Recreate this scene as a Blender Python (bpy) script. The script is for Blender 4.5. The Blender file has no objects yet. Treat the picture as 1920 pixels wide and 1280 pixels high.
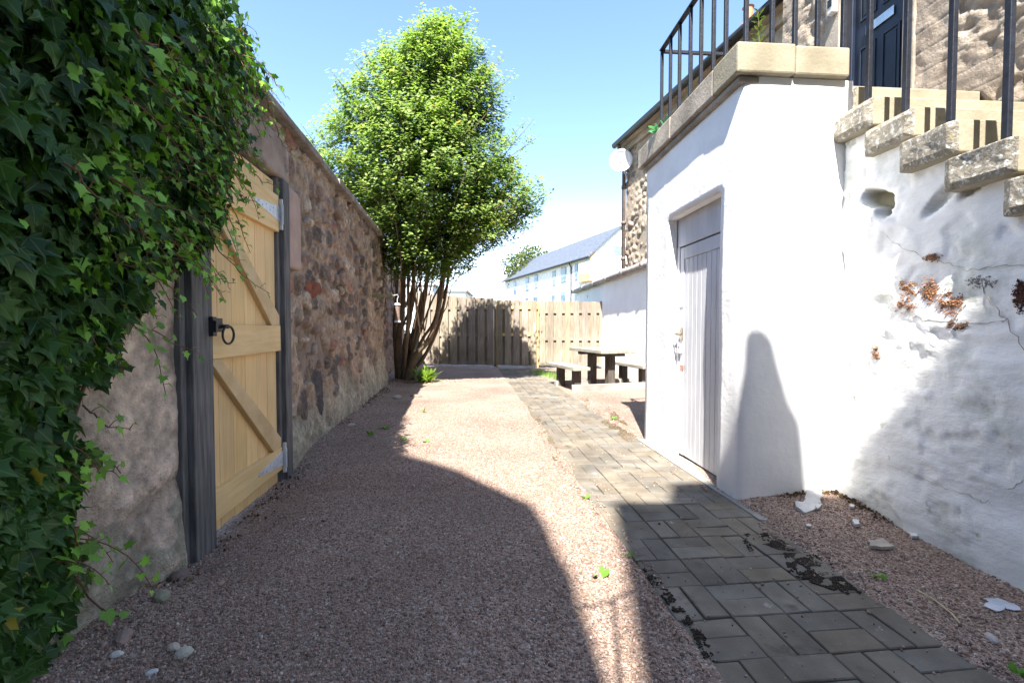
import bpy, bmesh, math, random
import numpy as np
from mathutils import Vector, Matrix

SC = bpy.context.scene
COL = SC.collection
R = math.radians
rng = np.random.default_rng(7)
random.seed(7)

# ------------------------------------------------------------------ camera
FPX, CAMH, PITCH = 861.0, 1.08, math.atan(26 / 861.0)
cam_d = bpy.data.cameras.new('camera')
cam_d.sensor_fit = 'HORIZONTAL'
cam_d.sensor_width = 36.0
cam_d.lens = 36.0 * FPX / 1920.0
cam_d.clip_start = 0.05
cam_d.clip_end = 3000
cam = bpy.data.objects.new('camera', cam_d)
cam.location = (0, 0, CAMH)
cam.rotation_euler = (R(90) - PITCH, 0, 0)
COL.objects.link(cam)
SC.camera = cam

# ------------------------------------------------------------------ sun, sky, exposure
SUN_EL, SUN_AZ = 51.0, 9.7          # shadows run 9.7 degrees right of straight ahead
world = bpy.data.worlds.new('World')
SC.world = world
world.use_nodes = True
wn, wl = world.node_tree.nodes, world.node_tree.links
wn.clear()
w_out = wn.new('ShaderNodeOutputWorld')
w_bg = wn.new('ShaderNodeBackground')
w_sky = wn.new('ShaderNodeTexSky')
w_sky.sky_type = 'NISHITA'
w_sky.sun_disc = False
w_sky.sun_elevation = R(SUN_EL)
w_sky.sun_rotation = R(180 + SUN_AZ)
w_sky.air_density = 1.0
w_sky.dust_density = 0.6
w_sky.ozone_density = 3.4
w_tc = wn.new('ShaderNodeTexCoord')
w_map = wn.new('ShaderNodeMapping')
w_map.inputs['Scale'].default_value = (1.0, 1.0, 3.2)
w_noise = wn.new('ShaderNodeTexNoise')
w_noise.inputs['Scale'].default_value = 2.6
w_noise.inputs['Detail'].default_value = 6
w_noise.inputs['Roughness'].default_value = 0.55
w_sep = wn.new('ShaderNodeSeparateXYZ')
w_el = wn.new('ShaderNodeMapRange')
w_el.interpolation_type = 'SMOOTHSTEP'
w_el.inputs['From Min'].default_value = 0.30
w_el.inputs['From Max'].default_value = 0.04
w_el.inputs['To Min'].default_value = 0.0
w_el.inputs['To Max'].default_value = 1.0
w_cl = wn.new('ShaderNodeMapRange')
w_cl.inputs['From Min'].default_value = 0.30
w_cl.inputs['From Max'].default_value = 0.60
w_mul = wn.new('ShaderNodeMath'); w_mul.operation = 'MULTIPLY'
w_mul2 = wn.new('ShaderNodeMath'); w_mul2.operation = 'MULTIPLY'; w_mul2.inputs[1].default_value = 0.85
w_mix = wn.new('ShaderNodeMix'); w_mix.data_type = 'RGBA'
w_mix.inputs['B'].default_value = (6.2, 6.8, 7.4, 1)
wl.new(w_tc.outputs['Generated'], w_map.inputs['Vector'])
wl.new(w_map.outputs['Vector'], w_noise.inputs['Vector'])
wl.new(w_tc.outputs['Generated'], w_sep.inputs[0])
wl.new(w_sep.outputs['Z'], w_el.inputs['Value'])
wl.new(w_noise.outputs['Fac'], w_cl.inputs['Value'])
wl.new(w_el.outputs[0], w_mul.inputs[0])
wl.new(w_cl.outputs[0], w_mul.inputs[1])
wl.new(w_mul.outputs[0], w_mul2.inputs[0])
wl.new(w_mul2.outputs[0], w_mix.inputs['Factor'])
wl.new(w_sky.outputs['Color'], w_mix.inputs['A'])
wl.new(w_mix.outputs['Result'], w_bg.inputs['Color'])
w_bg.inputs['Strength'].default_value = 0.11
wl.new(w_bg.outputs[0], w_out.inputs[0])

sun_d = bpy.data.lights.new('sun', 'SUN')
sun_d.energy = 4.8
sun_d.angle = R(0.53)
sun_d.color = (1.0, 0.955, 0.88)
sun = bpy.data.objects.new('sun', sun_d)
_el, _az = R(SUN_EL), R(SUN_AZ)
SUNV = Vector((math.sin(_az) * math.cos(_el), math.cos(_az) * math.cos(_el), -math.sin(_el)))
sun.rotation_euler = SUNV.to_track_quat('-Z', 'Y').to_euler()
sun.location = (-3, -12, 20)
COL.objects.link(sun)

SC.view_settings.view_transform = 'Standard'
SC.view_settings.look = 'None'
SC.view_settings.gamma = 1.0
SC.view_settings.exposure = 2.06

# ------------------------------------------------------------------ measuring helpers (photo pixel -> point in the place)
def ray(x, y):
    u, v = (x - 960) / FPX, (640 - y) / FPX
    return np.array([u, math.cos(PITCH) + v * math.sin(PITCH), -math.sin(PITCH) + v * math.cos(PITCH)])
C0 = np.array([0, 0, CAMH])
def G(x, y, z=0.0):
    d = ray(x, y); return C0 + d * (z - CAMH) / d[2]
def D(x, y, Y):
    d = ray(x, y); return C0 + d * Y / d[1]
def V(x, y, P, ang):
    d = ray(x, y); a = R(ang); n = (math.cos(a), -math.sin(a))
    return C0 + d * (n[0] * P[0] + n[1] * P[1]) / (n[0] * d[0] + n[1] * d[1])
def pix(P):
    P = np.asarray(P, float); q = P - C0
    c = q[..., 1] * math.cos(PITCH) - q[..., 2] * math.sin(PITCH)
    w = q[..., 1] * math.sin(PITCH) + q[..., 2] * math.cos(PITCH)
    c = np.where(c < 0.02, 0.02, c)
    return 960 + FPX * q[..., 0] / c, 640 - FPX * w / c

class Frame:
    """vertical working plane: local y runs along the wall, local x to its right, z up"""
    def __init__(s, P, ang):
        s.P = np.array([P[0], P[1], 0.0]); s.ang = ang; a = R(ang)
        s.t = np.array([math.sin(a), math.cos(a), 0]); s.n = np.array([math.cos(a), -math.sin(a), 0])
    def w(s, x, y, z): return s.P + s.n * x + s.t * y + np.array([0, 0, z])
    def warr(s, L):
        L = np.asarray(L, float)
        return s.P + L[:, :1] * s.n + L[:, 1:2] * s.t + L[:, 2:3] * np.array([0, 0, 1.0])
    def loc(s, P):
        q = np.asarray(P, float) - s.P; return np.array([q @ s.n, q @ s.t, q[2]])
    def px(s, x, y, off=0.0):
        return s.loc(V(x, y, s.P + s.n * off, s.ang))

# ------------------------------------------------------------------ numpy noise
_perm = np.random.default_rng(3).random((64, 64, 64))
def vnoise(p):
    p = np.asarray(p, float); i = np.floor(p).astype(int); f = p - i; f = f * f * (3 - 2 * f); i = i % 64; j = (i + 1) % 64
    def g(a, b, c): return _perm[a, b, c]
    x, y, z = f[..., 0], f[..., 1], f[..., 2]
    a = g(i[..., 0], i[..., 1], i[..., 2]) * (1 - x) + g(j[..., 0], i[..., 1], i[..., 2]) * x
    b = g(i[..., 0], j[..., 1], i[..., 2]) * (1 - x) + g(j[..., 0], j[..., 1], i[..., 2]) * x
    c = g(i[..., 0], i[..., 1], j[..., 2]) * (1 - x) + g(j[..., 0], i[..., 1], j[..., 2]) * x
    d = g(i[..., 0], j[..., 1], j[..., 2]) * (1 - x) + g(j[..., 0], j[..., 1], j[..., 2]) * x
    return ((a * (1 - y) + b * y) * (1 - z) + (c * (1 - y) + d * y) * z) * 2 - 1
def fbm(p, o=4):
    p = np.asarray(p, float); r = 0; a = 1.0; t = 0
    for k in range(o):
        r = r + a * vnoise(p * 2 ** k + 17.3 * k); t += a; a *= 0.5
    return r / t
def sstep(a, b, x):
    t = np.clip((x - a) / (b - a), 0, 1); return t * t * (3 - 2 * t)

# ------------------------------------------------------------------ materials
def mat(name, c1, c2=None, scale=8, rough=0.8, bump=0.0, bscale=40, attr=False, stretch=(1, 1, 1), detail=5,
        var=(0.75, 1.2), vscale=3, spec=0.3, metal=0.0, ramp=(0.35, 0.65), spots=None, bdist=0.01):
    m = bpy.data.materials.new(name); m.use_nodes = True
    N, L = m.node_tree.nodes, m.node_tree.links
    b = N['Principled BSDF']
    tc = N.new('ShaderNodeTexCoord'); mp = N.new('ShaderNodeMapping'); mp.inputs['Scale'].default_value = stretch
    L.new(tc.outputs['Object'], mp.inputs['Vector'])
    n1 = N.new('ShaderNodeTexNoise'); n1.inputs['Scale'].default_value = scale; n1.inputs['Detail'].default_value = detail
    n1.inputs['Roughness'].default_value = 0.6
    L.new(mp.outputs[0], n1.inputs['Vector'])
    mr = N.new('ShaderNodeMapRange'); mr.inputs['From Min'].default_value = ramp[0]; mr.inputs['From Max'].default_value = ramp[1]
    L.new(n1.outputs['Fac'], mr.inputs['Value'])
    mx = N.new('ShaderNodeMix'); mx.data_type = 'RGBA'
    L.new(mr.outputs[0], mx.inputs['Factor'])
    if attr:
        at = N.new('ShaderNodeAttribute'); at.attribute_name = 'Col'
        d = N.new('ShaderNodeMix'); d.data_type = 'RGBA'; d.blend_type = 'MULTIPLY'; d.inputs['Factor'].default_value = 1
        L.new(at.outputs['Color'], d.inputs['A']); d.inputs['B'].default_value = (*c1, 1)
        e = N.new('ShaderNodeMix'); e.data_type = 'RGBA'; e.blend_type = 'MULTIPLY'; e.inputs['Factor'].default_value = 1
        L.new(at.outputs['Color'], e.inputs['A']); e.inputs['B'].default_value = (*(c2 or c1), 1)
        L.new(d.outputs['Result'], mx.inputs['A']); L.new(e.outputs['Result'], mx.inputs['B'])
    else:
        mx.inputs['A'].default_value = (*c1, 1); mx.inputs['B'].default_value = (*(c2 or c1), 1)
    n2 = N.new('ShaderNodeTexNoise'); n2.inputs['Scale'].default_value = vscale; n2.inputs['Detail'].default_value = 4
    L.new(tc.outputs['Object'], n2.inputs['Vector'])
    mr2 = N.new('ShaderNodeMapRange'); mr2.inputs['From Min'].default_value = 0.3; mr2.inputs['From Max'].default_value = 0.7
    mr2.inputs['To Min'].default_value = var[0]; mr2.inputs['To Max'].default_value = var[1]
    L.new(n2.outputs['Fac'], mr2.inputs['Value'])
    vm = N.new('ShaderNodeVectorMath'); vm.operation = 'SCALE'
    L.new(mx.outputs['Result'], vm.inputs[0]); L.new(mr2.outputs[0], vm.inputs['Scale'])
    out = vm.outputs[0]
    if spots:                       # (colour, scale, threshold, softness): lichen, moss, dirt with a shape of its own
        for (sc_, ss, th, so) in spots:
            ns = N.new('ShaderNodeTexNoise'); ns.inputs['Scale'].default_value = ss; ns.inputs['Detail'].default_value = 6
            ns.inputs['Roughness'].default_value = 0.65
            L.new(tc.outputs['Object'], ns.inputs['Vector'])
            ms = N.new('ShaderNodeMapRange'); ms.inputs['From Min'].default_value = th; ms.inputs['From Max'].default_value = th + so
            L.new(ns.outputs['Fac'], ms.inputs['Value'])
            xs = N.new('ShaderNodeMix'); xs.data_type = 'RGBA'
            L.new(ms.outputs[0], xs.inputs['Factor']); L.new(out, xs.inputs['A']); xs.inputs['B'].default_value = (*sc_, 1)
            out = xs.outputs['Result']
    L.new(out, b.inputs['Base Color'])
    b.inputs['Roughness'].default_value = rough
    b.inputs['Specular IOR Level'].default_value = spec
    b.inputs['Metallic'].default_value = metal
    if bump:
        n3 = N.new('ShaderNodeTexNoise'); n3.inputs['Scale'].default_value = bscale; n3.inputs['Detail'].default_value = 6
        n3.inputs['Roughness'].default_value = 0.65
        L.new(mp.outputs[0], n3.inputs['Vector'])
        bp = N.new('ShaderNodeBump'); bp.inputs['Strength'].default_value = bump; bp.inputs['Distance'].default_value = bdist
        L.new(n3.outputs['Fac'], bp.inputs['Height']); L.new(bp.outputs[0], b.inputs['Normal'])
    return m

def leaf_mat(name, veins=False, trans=0.35, rough=0.35, vein_col=(0.30, 0.42, 0.14)):
    m = bpy.data.materials.new(name); m.use_nodes = True
    N, L = m.node_tree.nodes, m.node_tree.links
    b = N['Principled BSDF']; o = N['Material Output']
    at = N.new('ShaderNodeAttribute'); at.attribute_name = 'Col'
    col = at.outputs['Color']
    if veins:
        uv = N.new('ShaderNodeUVMap'); uv.uv_map = 'UVMap'
        sp = N.new('ShaderNodeSeparateXYZ'); L.new(uv.outputs[0], sp.inputs[0])
        def M(op, a, c=None):
            n = N.new('ShaderNodeMath'); n.operation = op
            for k, v in enumerate((a, c)):
                if v is None: continue
                if isinstance(v, (int, float)): n.inputs[k].default_value = v
                else: L.new(v, n.inputs[k])
            return n.outputs[0]
        x = M('ABSOLUTE', sp.outputs[0]); y = sp.outputs[1]
        r = M('SQRT', M('ADD', M('MULTIPLY', x, x), M('MULTIPLY', y, y)))
        a = M('ARCTAN2', x, y)
        d = M('MINIMUM', M('ABSOLUTE', a), M('MINIMUM', M('ABSOLUTE', M('SUBTRACT', a, 0.89)), M('ABSOLUTE', M('SUBTRACT', a, 1.65))))
        d = M('MULTIPLY', d, M('ADD', r, 0.08))
        mr = N.new('ShaderNodeMapRange'); mr.inputs['From Min'].default_value = 0.012; mr.inputs['From Max'].default_value = 0.030
        mr.inputs['To Min'].default_value = 0.55; mr.inputs['To Max'].default_value = 0
        L.new(d, mr.inputs['Value'])
        mx = N.new('ShaderNodeMix'); mx.data_type = 'RGBA'
        L.new(mr.outputs[0], mx.inputs['Factor']); L.new(col, mx.inputs['A'])
        br = N.new('ShaderNodeMix'); br.data_type = 'RGBA'; br.inputs['Factor'].default_value = 0.45
        L.new(col, br.inputs['A']); br.inputs['B'].default_value = (*vein_col, 1)
        L.new(br.outputs['Result'], mx.inputs['B'])
        col = mx.outputs['Result']
    L.new(col, b.inputs['Base Color'])
    b.inputs['Roughness'].default_value = rough
    b.inputs['Specular IOR Level'].default_value = 0.28
    t = N.new('ShaderNodeBsdfTranslucent')
    sc = N.new('ShaderNodeVectorMath'); sc.operation = 'MULTIPLY'; sc.inputs[1].default_value = (1.3, 1.5, 0.6)
    L.new(col, sc.inputs[0]); L.new(sc.outputs[0], t.inputs['Color'])
    ms = N.new('ShaderNodeMixShader'); ms.inputs[0].default_value = trans
    L.new(b.outputs[0], ms.inputs[1]); L.new(t.outputs[0], ms.inputs[2]); L.new(ms.outputs[0], o.inputs['Surface'])
    return m

# ------------------------------------------------------------------ mesh builder
class MB:
    def __init__(s): s.v = []; s.f = []; s.c = []; s.n = 0; s.mi = []
    def add(s, v, f, col=None, mi=0):
        v = np.asarray(v, float).reshape(-1, 3)
        s.v.append(v); s.f += [tuple(int(i) + s.n for i in q) for q in f]; s.mi += [mi] * len(f)
        c = np.ones((len(v), 3)) if col is None else np.broadcast_to(np.asarray(col, float), (len(v), 3))
        s.c.append(c); s.n += len(v); return s
    def box(s, x0, x1, y0, y1, z0, z1, col=None, M=None, mi=0):
        v = np.array([(x, y, z) for z in (z0, z1) for y in (y0, y1) for x in (x0, x1)], float)
        if M is not None: v = np.array([tuple(M @ Vector(p)) for p in v])
        return s.add(v, [(0, 2, 3, 1), (4, 5, 7, 6), (0, 1, 5, 4), (2, 6, 7, 3), (0, 4, 6, 2), (1, 3, 7, 5)], col, mi)
    def bar(s, a, b, w, h, up=(0, 0, 1), col=None):
        a, b = Vector(a), Vector(b); y = (b - a); L = y.length; y.normalize(); x = y.cross(Vector(up)).normalized(); z = x.cross(y)
        M = Matrix((x, y, z)).transposed().to_4x4(); M.translation = a
        return s.box(-w / 2, w / 2, 0, L, -h / 2, h / 2, col, M)
    def tube(s, pts, rad, n=8, col=None, cap=True):
        pts = [Vector(p) for p in pts]; k = len(pts)
        if not hasattr(rad, '__len__'): rad = [rad] * k
        v = []; f = []; prev = None
        for i, p in enumerate(pts):
            t = (pts[min(i + 1, k - 1)] - pts[max(i - 1, 0)]).normalized()
            if prev is None:
                u = t.orthogonal().normalized()
            else:
                u = (prev - t * prev.dot(t))
                u = u.normalized() if u.length > 1e-6 else t.orthogonal().normalized()
            prev = u; w = t.cross(u)
            for j in range(n):
                a = 2 * math.pi * j / n; v.append(p + (u * math.cos(a) + w * math.sin(a)) * rad[i])
        for i in range(k - 1):
            for j in range(n):
                f.append((i * n + j, i * n + (j + 1) % n, (i + 1) * n + (j + 1) % n, (i + 1) * n + j))
        if cap: f.append(tuple(range(n))[::-1]); f.append(tuple((k - 1) * n + j for j in range(n)))
        return s.add([tuple(p) for p in v], f, col)
    def prism(s, poly, z0, z1, col=None, mi=0):
        n = len(poly); v = [(x, y, z0) for x, y in poly] + [(x, y, z1) for x, y in poly]
        f = [tuple(range(n))[::-1], tuple(range(n, 2 * n))] + [(i, (i + 1) % n, n + (i + 1) % n, n + i) for i in range(n)]
        return s.add(v, f, col, mi)
    def extr(s, poly3, d, col=None, mi=0):
        n = len(poly3); P = np.asarray(poly3, float); v = np.vstack([P, P + np.asarray(d, float)])
        f = [tuple(range(n))[::-1], tuple(range(n, 2 * n))] + [(i, (i + 1) % n, n + (i + 1) % n, n + i) for i in range(n)]
        return s.add(v, f, col, mi)
    def grid(s, o, du, dv, us, vs, skip=None, col=None):
        us, vs = np.asarray(us), np.asarray(vs); U, W = np.meshgrid(us, vs)
        v = np.asarray(o, float) + U.reshape(-1, 1) * np.asarray(du, float) + W.reshape(-1, 1) * np.asarray(dv, float)
        nu = len(us); f = []
        for j in range(len(vs) - 1):
            for i in range(nu - 1):
                if skip and skip((us[i] + us[i + 1]) / 2, (vs[j] + vs[j + 1]) / 2): continue
                a = j * nu + i; f.append((a, a + 1, a + nu + 1, a + nu))
        return s.add(v, f, col)
    def verts(s): return np.vstack(s.v)
    def build(s, name, m, parent=None, smooth=False, bevel=0, merge=0, frame=None, recalc=True):
        me = bpy.data.meshes.new(name)
        me.from_pydata(s.verts().tolist(), [], s.f)
        ca = me.color_attributes.new('Col', 'FLOAT_COLOR', 'POINT')
        c = np.hstack([np.vstack(s.c), np.ones((s.n, 1))]).astype(np.float32)
        ca.data.foreach_set('color', c.ravel())
        ms = m if isinstance(m, (list, tuple)) else [m]
        for q in ms: me.materials.append(q)
        if len(ms) > 1: me.polygons.foreach_set('material_index', np.array(s.mi, dtype=np.int32))
        if recalc or merge:
            bm = bmesh.new(); bm.from_mesh(me)
            if merge: bmesh.ops.remove_doubles(bm, verts=bm.verts, dist=merge)
            if recalc: bmesh.ops.recalc_face_normals(bm, faces=bm.faces)
            bm.to_mesh(me); bm.free()
        if smooth: me.polygons.foreach_set('use_smooth', np.ones(len(me.polygons), dtype=bool))
        o = bpy.data.objects.new(name, me); COL.objects.link(o)
        if parent: o.parent = parent
        if frame: o.location = frame.P; o.rotation_euler = (0, 0, -R(frame.ang))
        if bevel:
            b = o.modifiers.new('bevel', 'BEVEL'); b.width = bevel; b.segments = 2; b.limit_method = 'ANGLE'; b.angle_limit = R(40)
        return o

def fast_mesh(name, verts, tris, colv, m, parent=None, uv=None, smooth=False):
    """many small pieces of one surface (leaves of a crown, gravel) straight from arrays"""
    k = tris.shape[1]
    me = bpy.data.meshes.new(name)
    me.vertices.add(len(verts)); me.vertices.foreach_set('co', verts.astype(np.float32).ravel())
    me.loops.add(tris.size); me.loops.foreach_set('vertex_index', tris.astype(np.int32).ravel())
    me.polygons.add(len(tris)); me.polygons.foreach_set('loop_start', np.arange(0, tris.size, k, dtype=np.int32))
    if uv is not None:
        ul = me.uv_layers.new(name='UVMap'); ul.data.foreach_set('uv', uv[tris.ravel()].astype(np.float32).ravel())
    ca = me.color_attributes.new('Col', 'FLOAT_COLOR', 'POINT')
    ca.data.foreach_set('color', np.hstack([colv, np.ones((len(colv), 1))]).astype(np.float32).ravel())
    me.materials.append(m); me.update(calc_edges=True); me.validate()
    if smooth: me.polygons.foreach_set('use_smooth', np.ones(len(me.polygons), dtype=bool))
    o = bpy.data.objects.new(name, me); COL.objects.link(o)
    if parent: o.parent = parent
    return o

def tag(o, label=None, cat=None, group=None, kind=None):
    if label: o['label'] = label
    if cat: o['category'] = cat
    if group: o['group'] = group
    if kind: o['kind'] = kind
    return o
def thing(name, label, cat, P=(0, 0, 0), ang=0.0, group=None):
    o = bpy.data.objects.new(name, None); o.empty_display_size = 0.2; COL.objects.link(o)
    o.location = tuple(P); o.rotation_euler = (0, 0, -R(ang)); tag(o, label, cat, group); return o

ICO = None
def ico(sub=1):
    bm = bmesh.new(); bmesh.ops.create_icosphere(bm, subdivisions=sub, radius=1)
    v = np.array([x.co[:] for x in bm.verts]); f = np.array([[q.index for q in p.verts] for p in bm.faces]); bm.free(); return v, f
def rand_rot(n, g):
    q = g.normal(size=(n, 4)); q /= np.linalg.norm(q, axis=1)[:, None]; w, x, y, z = q.T
    return np.stack([1 - 2 * (y * y + z * z), 2 * (x * y - z * w), 2 * (x * z + y * w), 2 * (x * y + z * w), 1 - 2 * (x * x + z * z), 2 * (y * z - x * w),
                     2 * (x * z - y * w), 2 * (y * z + x * w), 1 - 2 * (x * x + y * y)], 1).reshape(n, 3, 3)
def scatter(tv, tf, pos, rot, scale, col):
    """pos n,3; rot n,3,3; scale n or n,3"""
    n = len(pos); sc = scale[:, None] * np.ones((1, 3)) if scale.ndim == 1 else scale
    v = np.einsum('nij,nkj->nki', rot, tv[None] * sc[:, None, :]) + pos[:, None, :]
    f = tf[None] + (np.arange(n) * len(tv))[:, None, None]
    return v.reshape(-1, 3), f.reshape(-1, tf.shape[1]), np.repeat(col, len(tv), 0)

# ------------------------------------------------------------------ frames
WL = Frame(G(650, 785), -6.6)                   # garden wall on the left
AX = Frame((1.385, 2.80), -4.1)                 # white porch block and stair
PT = Frame((1.186, 0.0), -5.4)                  # path centre line
NH = Frame((2.93, 2.85), -4.1)                  # near house wall with the blue door
FH = Frame((2.585, 10.5), -12.1)                # far house wall
SH = Frame((2.6, 8.3), -4.1)                    # low white outhouse

# ------------------------------------------------------------------ setting: ground, gravel, path
m_earth = mat('earth', (0.16, 0.15, 0.10), (0.10, 0.13, 0.05), 1.2, 0.95)
g = MB(); g.add([(-600, -600, -0.30), (600, -600, -0.30), (600, 900, -0.30), (-600, 900, -0.30)], [(0, 1, 2, 3)])
tag(g.build('ground', m_earth), kind='structure')

def ground_z(x, y):
    P = np.stack([x, y, np.zeros_like(x)], -1)
    h = 0.012 * fbm(P * 1.3, 3) + 0.006 * fbm(P * 6, 2)
    dx = x - (PT.P[0] + math.tan(R(PT.ang)) * y)
    h = h * sstep(0.38, 0.70, np.abs(dx)) - 0.012 * (1 - sstep(0.40, 0.47, np.abs(dx)))
    h = h + 0.010 * sstep(0.42, 0.55, np.abs(dx))
    # gravel strewn over the ragged edges of the path, except along the concrete apron
    en = 0.07 * fbm(np.stack([x * 3.5, y * 3.5, 0 * x], -1), 4); side = np.where(dx < 0, 1.0, 1 - sstep(2.0, 2.4, y) * (1 - sstep(4.3, 4.7, y)))
    h = h + side * (0.024 * np.exp(-((np.abs(dx) + en - 0.44) / 0.055) ** 2))
    # gravel banked up in the corner by the stair and along the left wall
    h = h + 0.05 * np.exp(-((x - 2.0) ** 2 + (y - 2.85) ** 2) / 0.25)
    xl = (x - WL.P[0]) * WL.n[0] + (y - WL.P[1]) * WL.n[1]
    h = h + 0.035 * np.exp(-np.maximum(xl, 0) ** 2 / 0.05)
    yl = (x - WL.P[0]) * WL.t[0] + (y - WL.P[1]) * WL.t[1]
    # worn hollow in front of the gate
    h = h - 0.115 * np.exp(-np.maximum(xl, 0) ** 2 / 0.10) * sstep(-3.75, -3.3, yl) * (1 - sstep(-2.2, -1.2, yl))
    return h

def gravel_material():
    m = bpy.data.materials.new('pink_gravel'); m.use_nodes = True
    N, L = m.node_tree.nodes, m.node_tree.links; b = N['Principled BSDF']
    tc = N.new('ShaderNodeTexCoord')
    def vor(scale):
        v = N.new('ShaderNodeTexVoronoi'); v.inputs['Scale'].default_value = scale; L.new(tc.outputs['Object'], v.inputs['Vector']); return v
    v1 = vor(120); v2 = vor(210)
    sp = N.new('ShaderNodeSeparateColor'); L.new(v1.outputs['Color'], sp.inputs[0])
    cr = N.new('ShaderNodeValToRGB'); e = cr.color_ramp; e.interpolation = 'LINEAR'
    stops = [(0.0, (0.16, 0.110, 0.085)), (0.25, (0.28, 0.190, 0.146)), (0.5, (0.36, 0.250, 0.194)), (0.75, (0.405, 0.300, 0.242)), (0.93, (0.46, 0.37, 0.305)), (1.0, (0.58, 0.52, 0.46))]
    e.elements[0].position = 0; e.elements[0].color = (*stops[0][1], 1); e.elements[1].position = 1; e.elements[1].color = (*stops[-1][1], 1)
    for p, c in stops[1:-1]:
        q = e.elements.new(p); q.color = (*c, 1)
    L.new(sp.outputs[0], cr.inputs[0])
    n = N.new('ShaderNodeTexNoise'); n.inputs['Scale'].default_value = 1.1; n.inputs['Detail'].default_value = 5; L.new(tc.outputs['Object'], n.inputs['Vector'])
    mr = N.new('ShaderNodeMapRange'); mr.inputs['From Min'].default_value = 0.3; mr.inputs['From Max'].default_value = 0.7
    mr.inputs['To Min'].default_value = 0.74; mr.inputs['To Max'].default_value = 1.18; L.new(n.outputs['Fac'], mr.inputs['Value'])
    vm = N.new('ShaderNodeVectorMath'); vm.operation = 'SCALE'; L.new(cr.outputs[0], vm.inputs[0]); L.new(mr.outputs[0], vm.inputs['Scale'])
    # brown leaf litter and fines here and there
    n2 = N.new('ShaderNodeTexNoise'); n2.inputs['Scale'].default_value = 2.7; n2.inputs['Detail'].default_value = 7; n2.inputs['Roughness'].default_value = 0.7
    L.new(tc.outputs['Object'], n2.inputs['Vector'])
    m2 = N.new('ShaderNodeMapRange'); m2.inputs['From Min'].default_value = 0.60; m2.inputs['From Max'].default_value = 0.72; m2.inputs['To Max'].default_value = 0.45
    L.new(n2.outputs['Fac'], m2.inputs['Value'])
    mx = N.new('ShaderNodeMix'); mx.data_type = 'RGBA'; L.new(m2.outputs[0], mx.inputs['Factor']); L.new(vm.outputs[0], mx.inputs['A']); mx.inputs['B'].default_value = (0.13, 0.10, 0.07, 1)
    L.new(mx.outputs['Result'], b.inputs['Base Color']); b.inputs['Roughness'].default_value = 0.85; b.inputs['Specular IOR Level'].default_value = 0.25
    ad = N.new('ShaderNodeMath'); ad.operation = 'ADD'; L.new(v1.outputs['Distance'], ad.inputs[0]); L.new(v2.outputs['Distance'], ad.inputs[1])
    bp = N.new('ShaderNodeBump'); bp.invert = True; bp.inputs['Strength'].default_value = 0.9; bp.inputs['Distance'].default_value = 0.008
    L.new(ad.outputs[0], bp.inputs['Height']); L.new(bp.outputs[0], b.inputs['Normal'])
    return m
m_gravel = gravel_material()
g = MB(); us = np.arange(-4.0, 6.01, 0.045); vs = np.arange(-2.0, 13.8, 0.045)
g.grid((0, 0, 0), (1, 0, 0), (0, 1, 0), us, vs)
vv = g.v[0]; vv[:, 2] = ground_z(vv[:, 0], vv[:, 1])
tag(g.build('gravel', m_gravel, smooth=True, recalc=False), kind='structure')

# loose stones of the gravel, close to the camera where single stones can be seen
iv, if_ = ico(1)
W5P = 0.40
def pebble_field(n, y0, y1, x0, x1, smin, smax, seed):
    gg = np.random.default_rng(seed)
    u = gg.random(n); y = y0 + (y1 - y0) * u ** 1.6; x = x0 + (x1 - x0) * gg.random(n)
    px_, py_ = pix(np.stack([x, y, np.zeros(n)], 1))
    dx = np.abs(x - (PT.P[0] + math.tan(R(PT.ang)) * y))
    xl = (x - WL.P[0]) * WL.n[0] + (y - WL.P[1]) * WL.n[1]
    ax = (x - AX.P[0]) * AX.n[0] + (y - AX.P[1]) * AX.n[1]; ay = (x - AX.P[0]) * AX.t[0] + (y - AX.P[1]) * AX.t[1]
    edge = 0.405 + 0.10 * fbm(np.stack([x * 3, y * 3, 0 * x], 1), 4)
    k = (px_ > -60) & (px_ < 1990) & (py_ < 1340) & ((dx > edge) | (gg.random(n) < 0.022)) & (xl > 0.0) & ~((ax > 0.68)) & ~((ax > 0) & (ay > 0))
    x, y = x[k], y[k]; n = len(x)
    s = (smin + (smax - smin) * gg.random(n) ** 2)
    sc = s[:, None] * (0.7 + 0.6 * gg.random((n, 3))) * np.array([1, 1, 0.7])
    dxk = dx[k]; zz = ground_z(x, y); zz = np.where(dxk < W5P, np.maximum(zz, 0.0125), zz); pos = np.stack([x, y, zz + s * 0.25], 1)
    pal = 0.30 * np.array([0.36, 0.255, 0.20]) + 0.66 * np.array([(0.10, 0.07, 0.055), (0.26, 0.165, 0.125), (0.37, 0.24, 0.185), (0.44, 0.32, 0.255), (0.52, 0.41, 0.34), (0.30, 0.26, 0.22), (0.76, 0.73, 0.68)])
    col = pal[gg.choice(7, n, p=[0.12, 0.24, 0.27, 0.19, 0.09, 0.08, 0.01])] * (0.8 + 0.4 * gg.random((n, 1)))
    return scatter(iv, if_, pos, rand_rot(n, gg), sc, col)
m_peb = mat('gravel_stone', (1, 1, 1), (0.82, 0.82, 0.82), 120, 0.8, attr=True, var=(0.9, 1.1))
parts = [pebble_field(70000, 1.0, 3.4, -2.0, 2.6, 0.0030, 0.0066, 1), pebble_field(22000, 3.0, 6.5, -2.2, 2.2, 0.0045, 0.008, 2), pebble_field(900, 1.0, 5.0, -2.0, 2.4, 0.007, 0.012, 3)]
o_ = 0; Vs = []; Fs = []; Cs = []
for v, f, c in parts: Vs.append(v); Fs.append(f + o_); Cs.append(c); o_ += len(v)
tag(fast_mesh('gravel_stones', np.vstack(Vs), np.vstack(Fs), np.vstack(Cs), m_peb), 'loose pinkish gravel stones lying between the two walls', 'gravel', kind='stuff')

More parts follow.
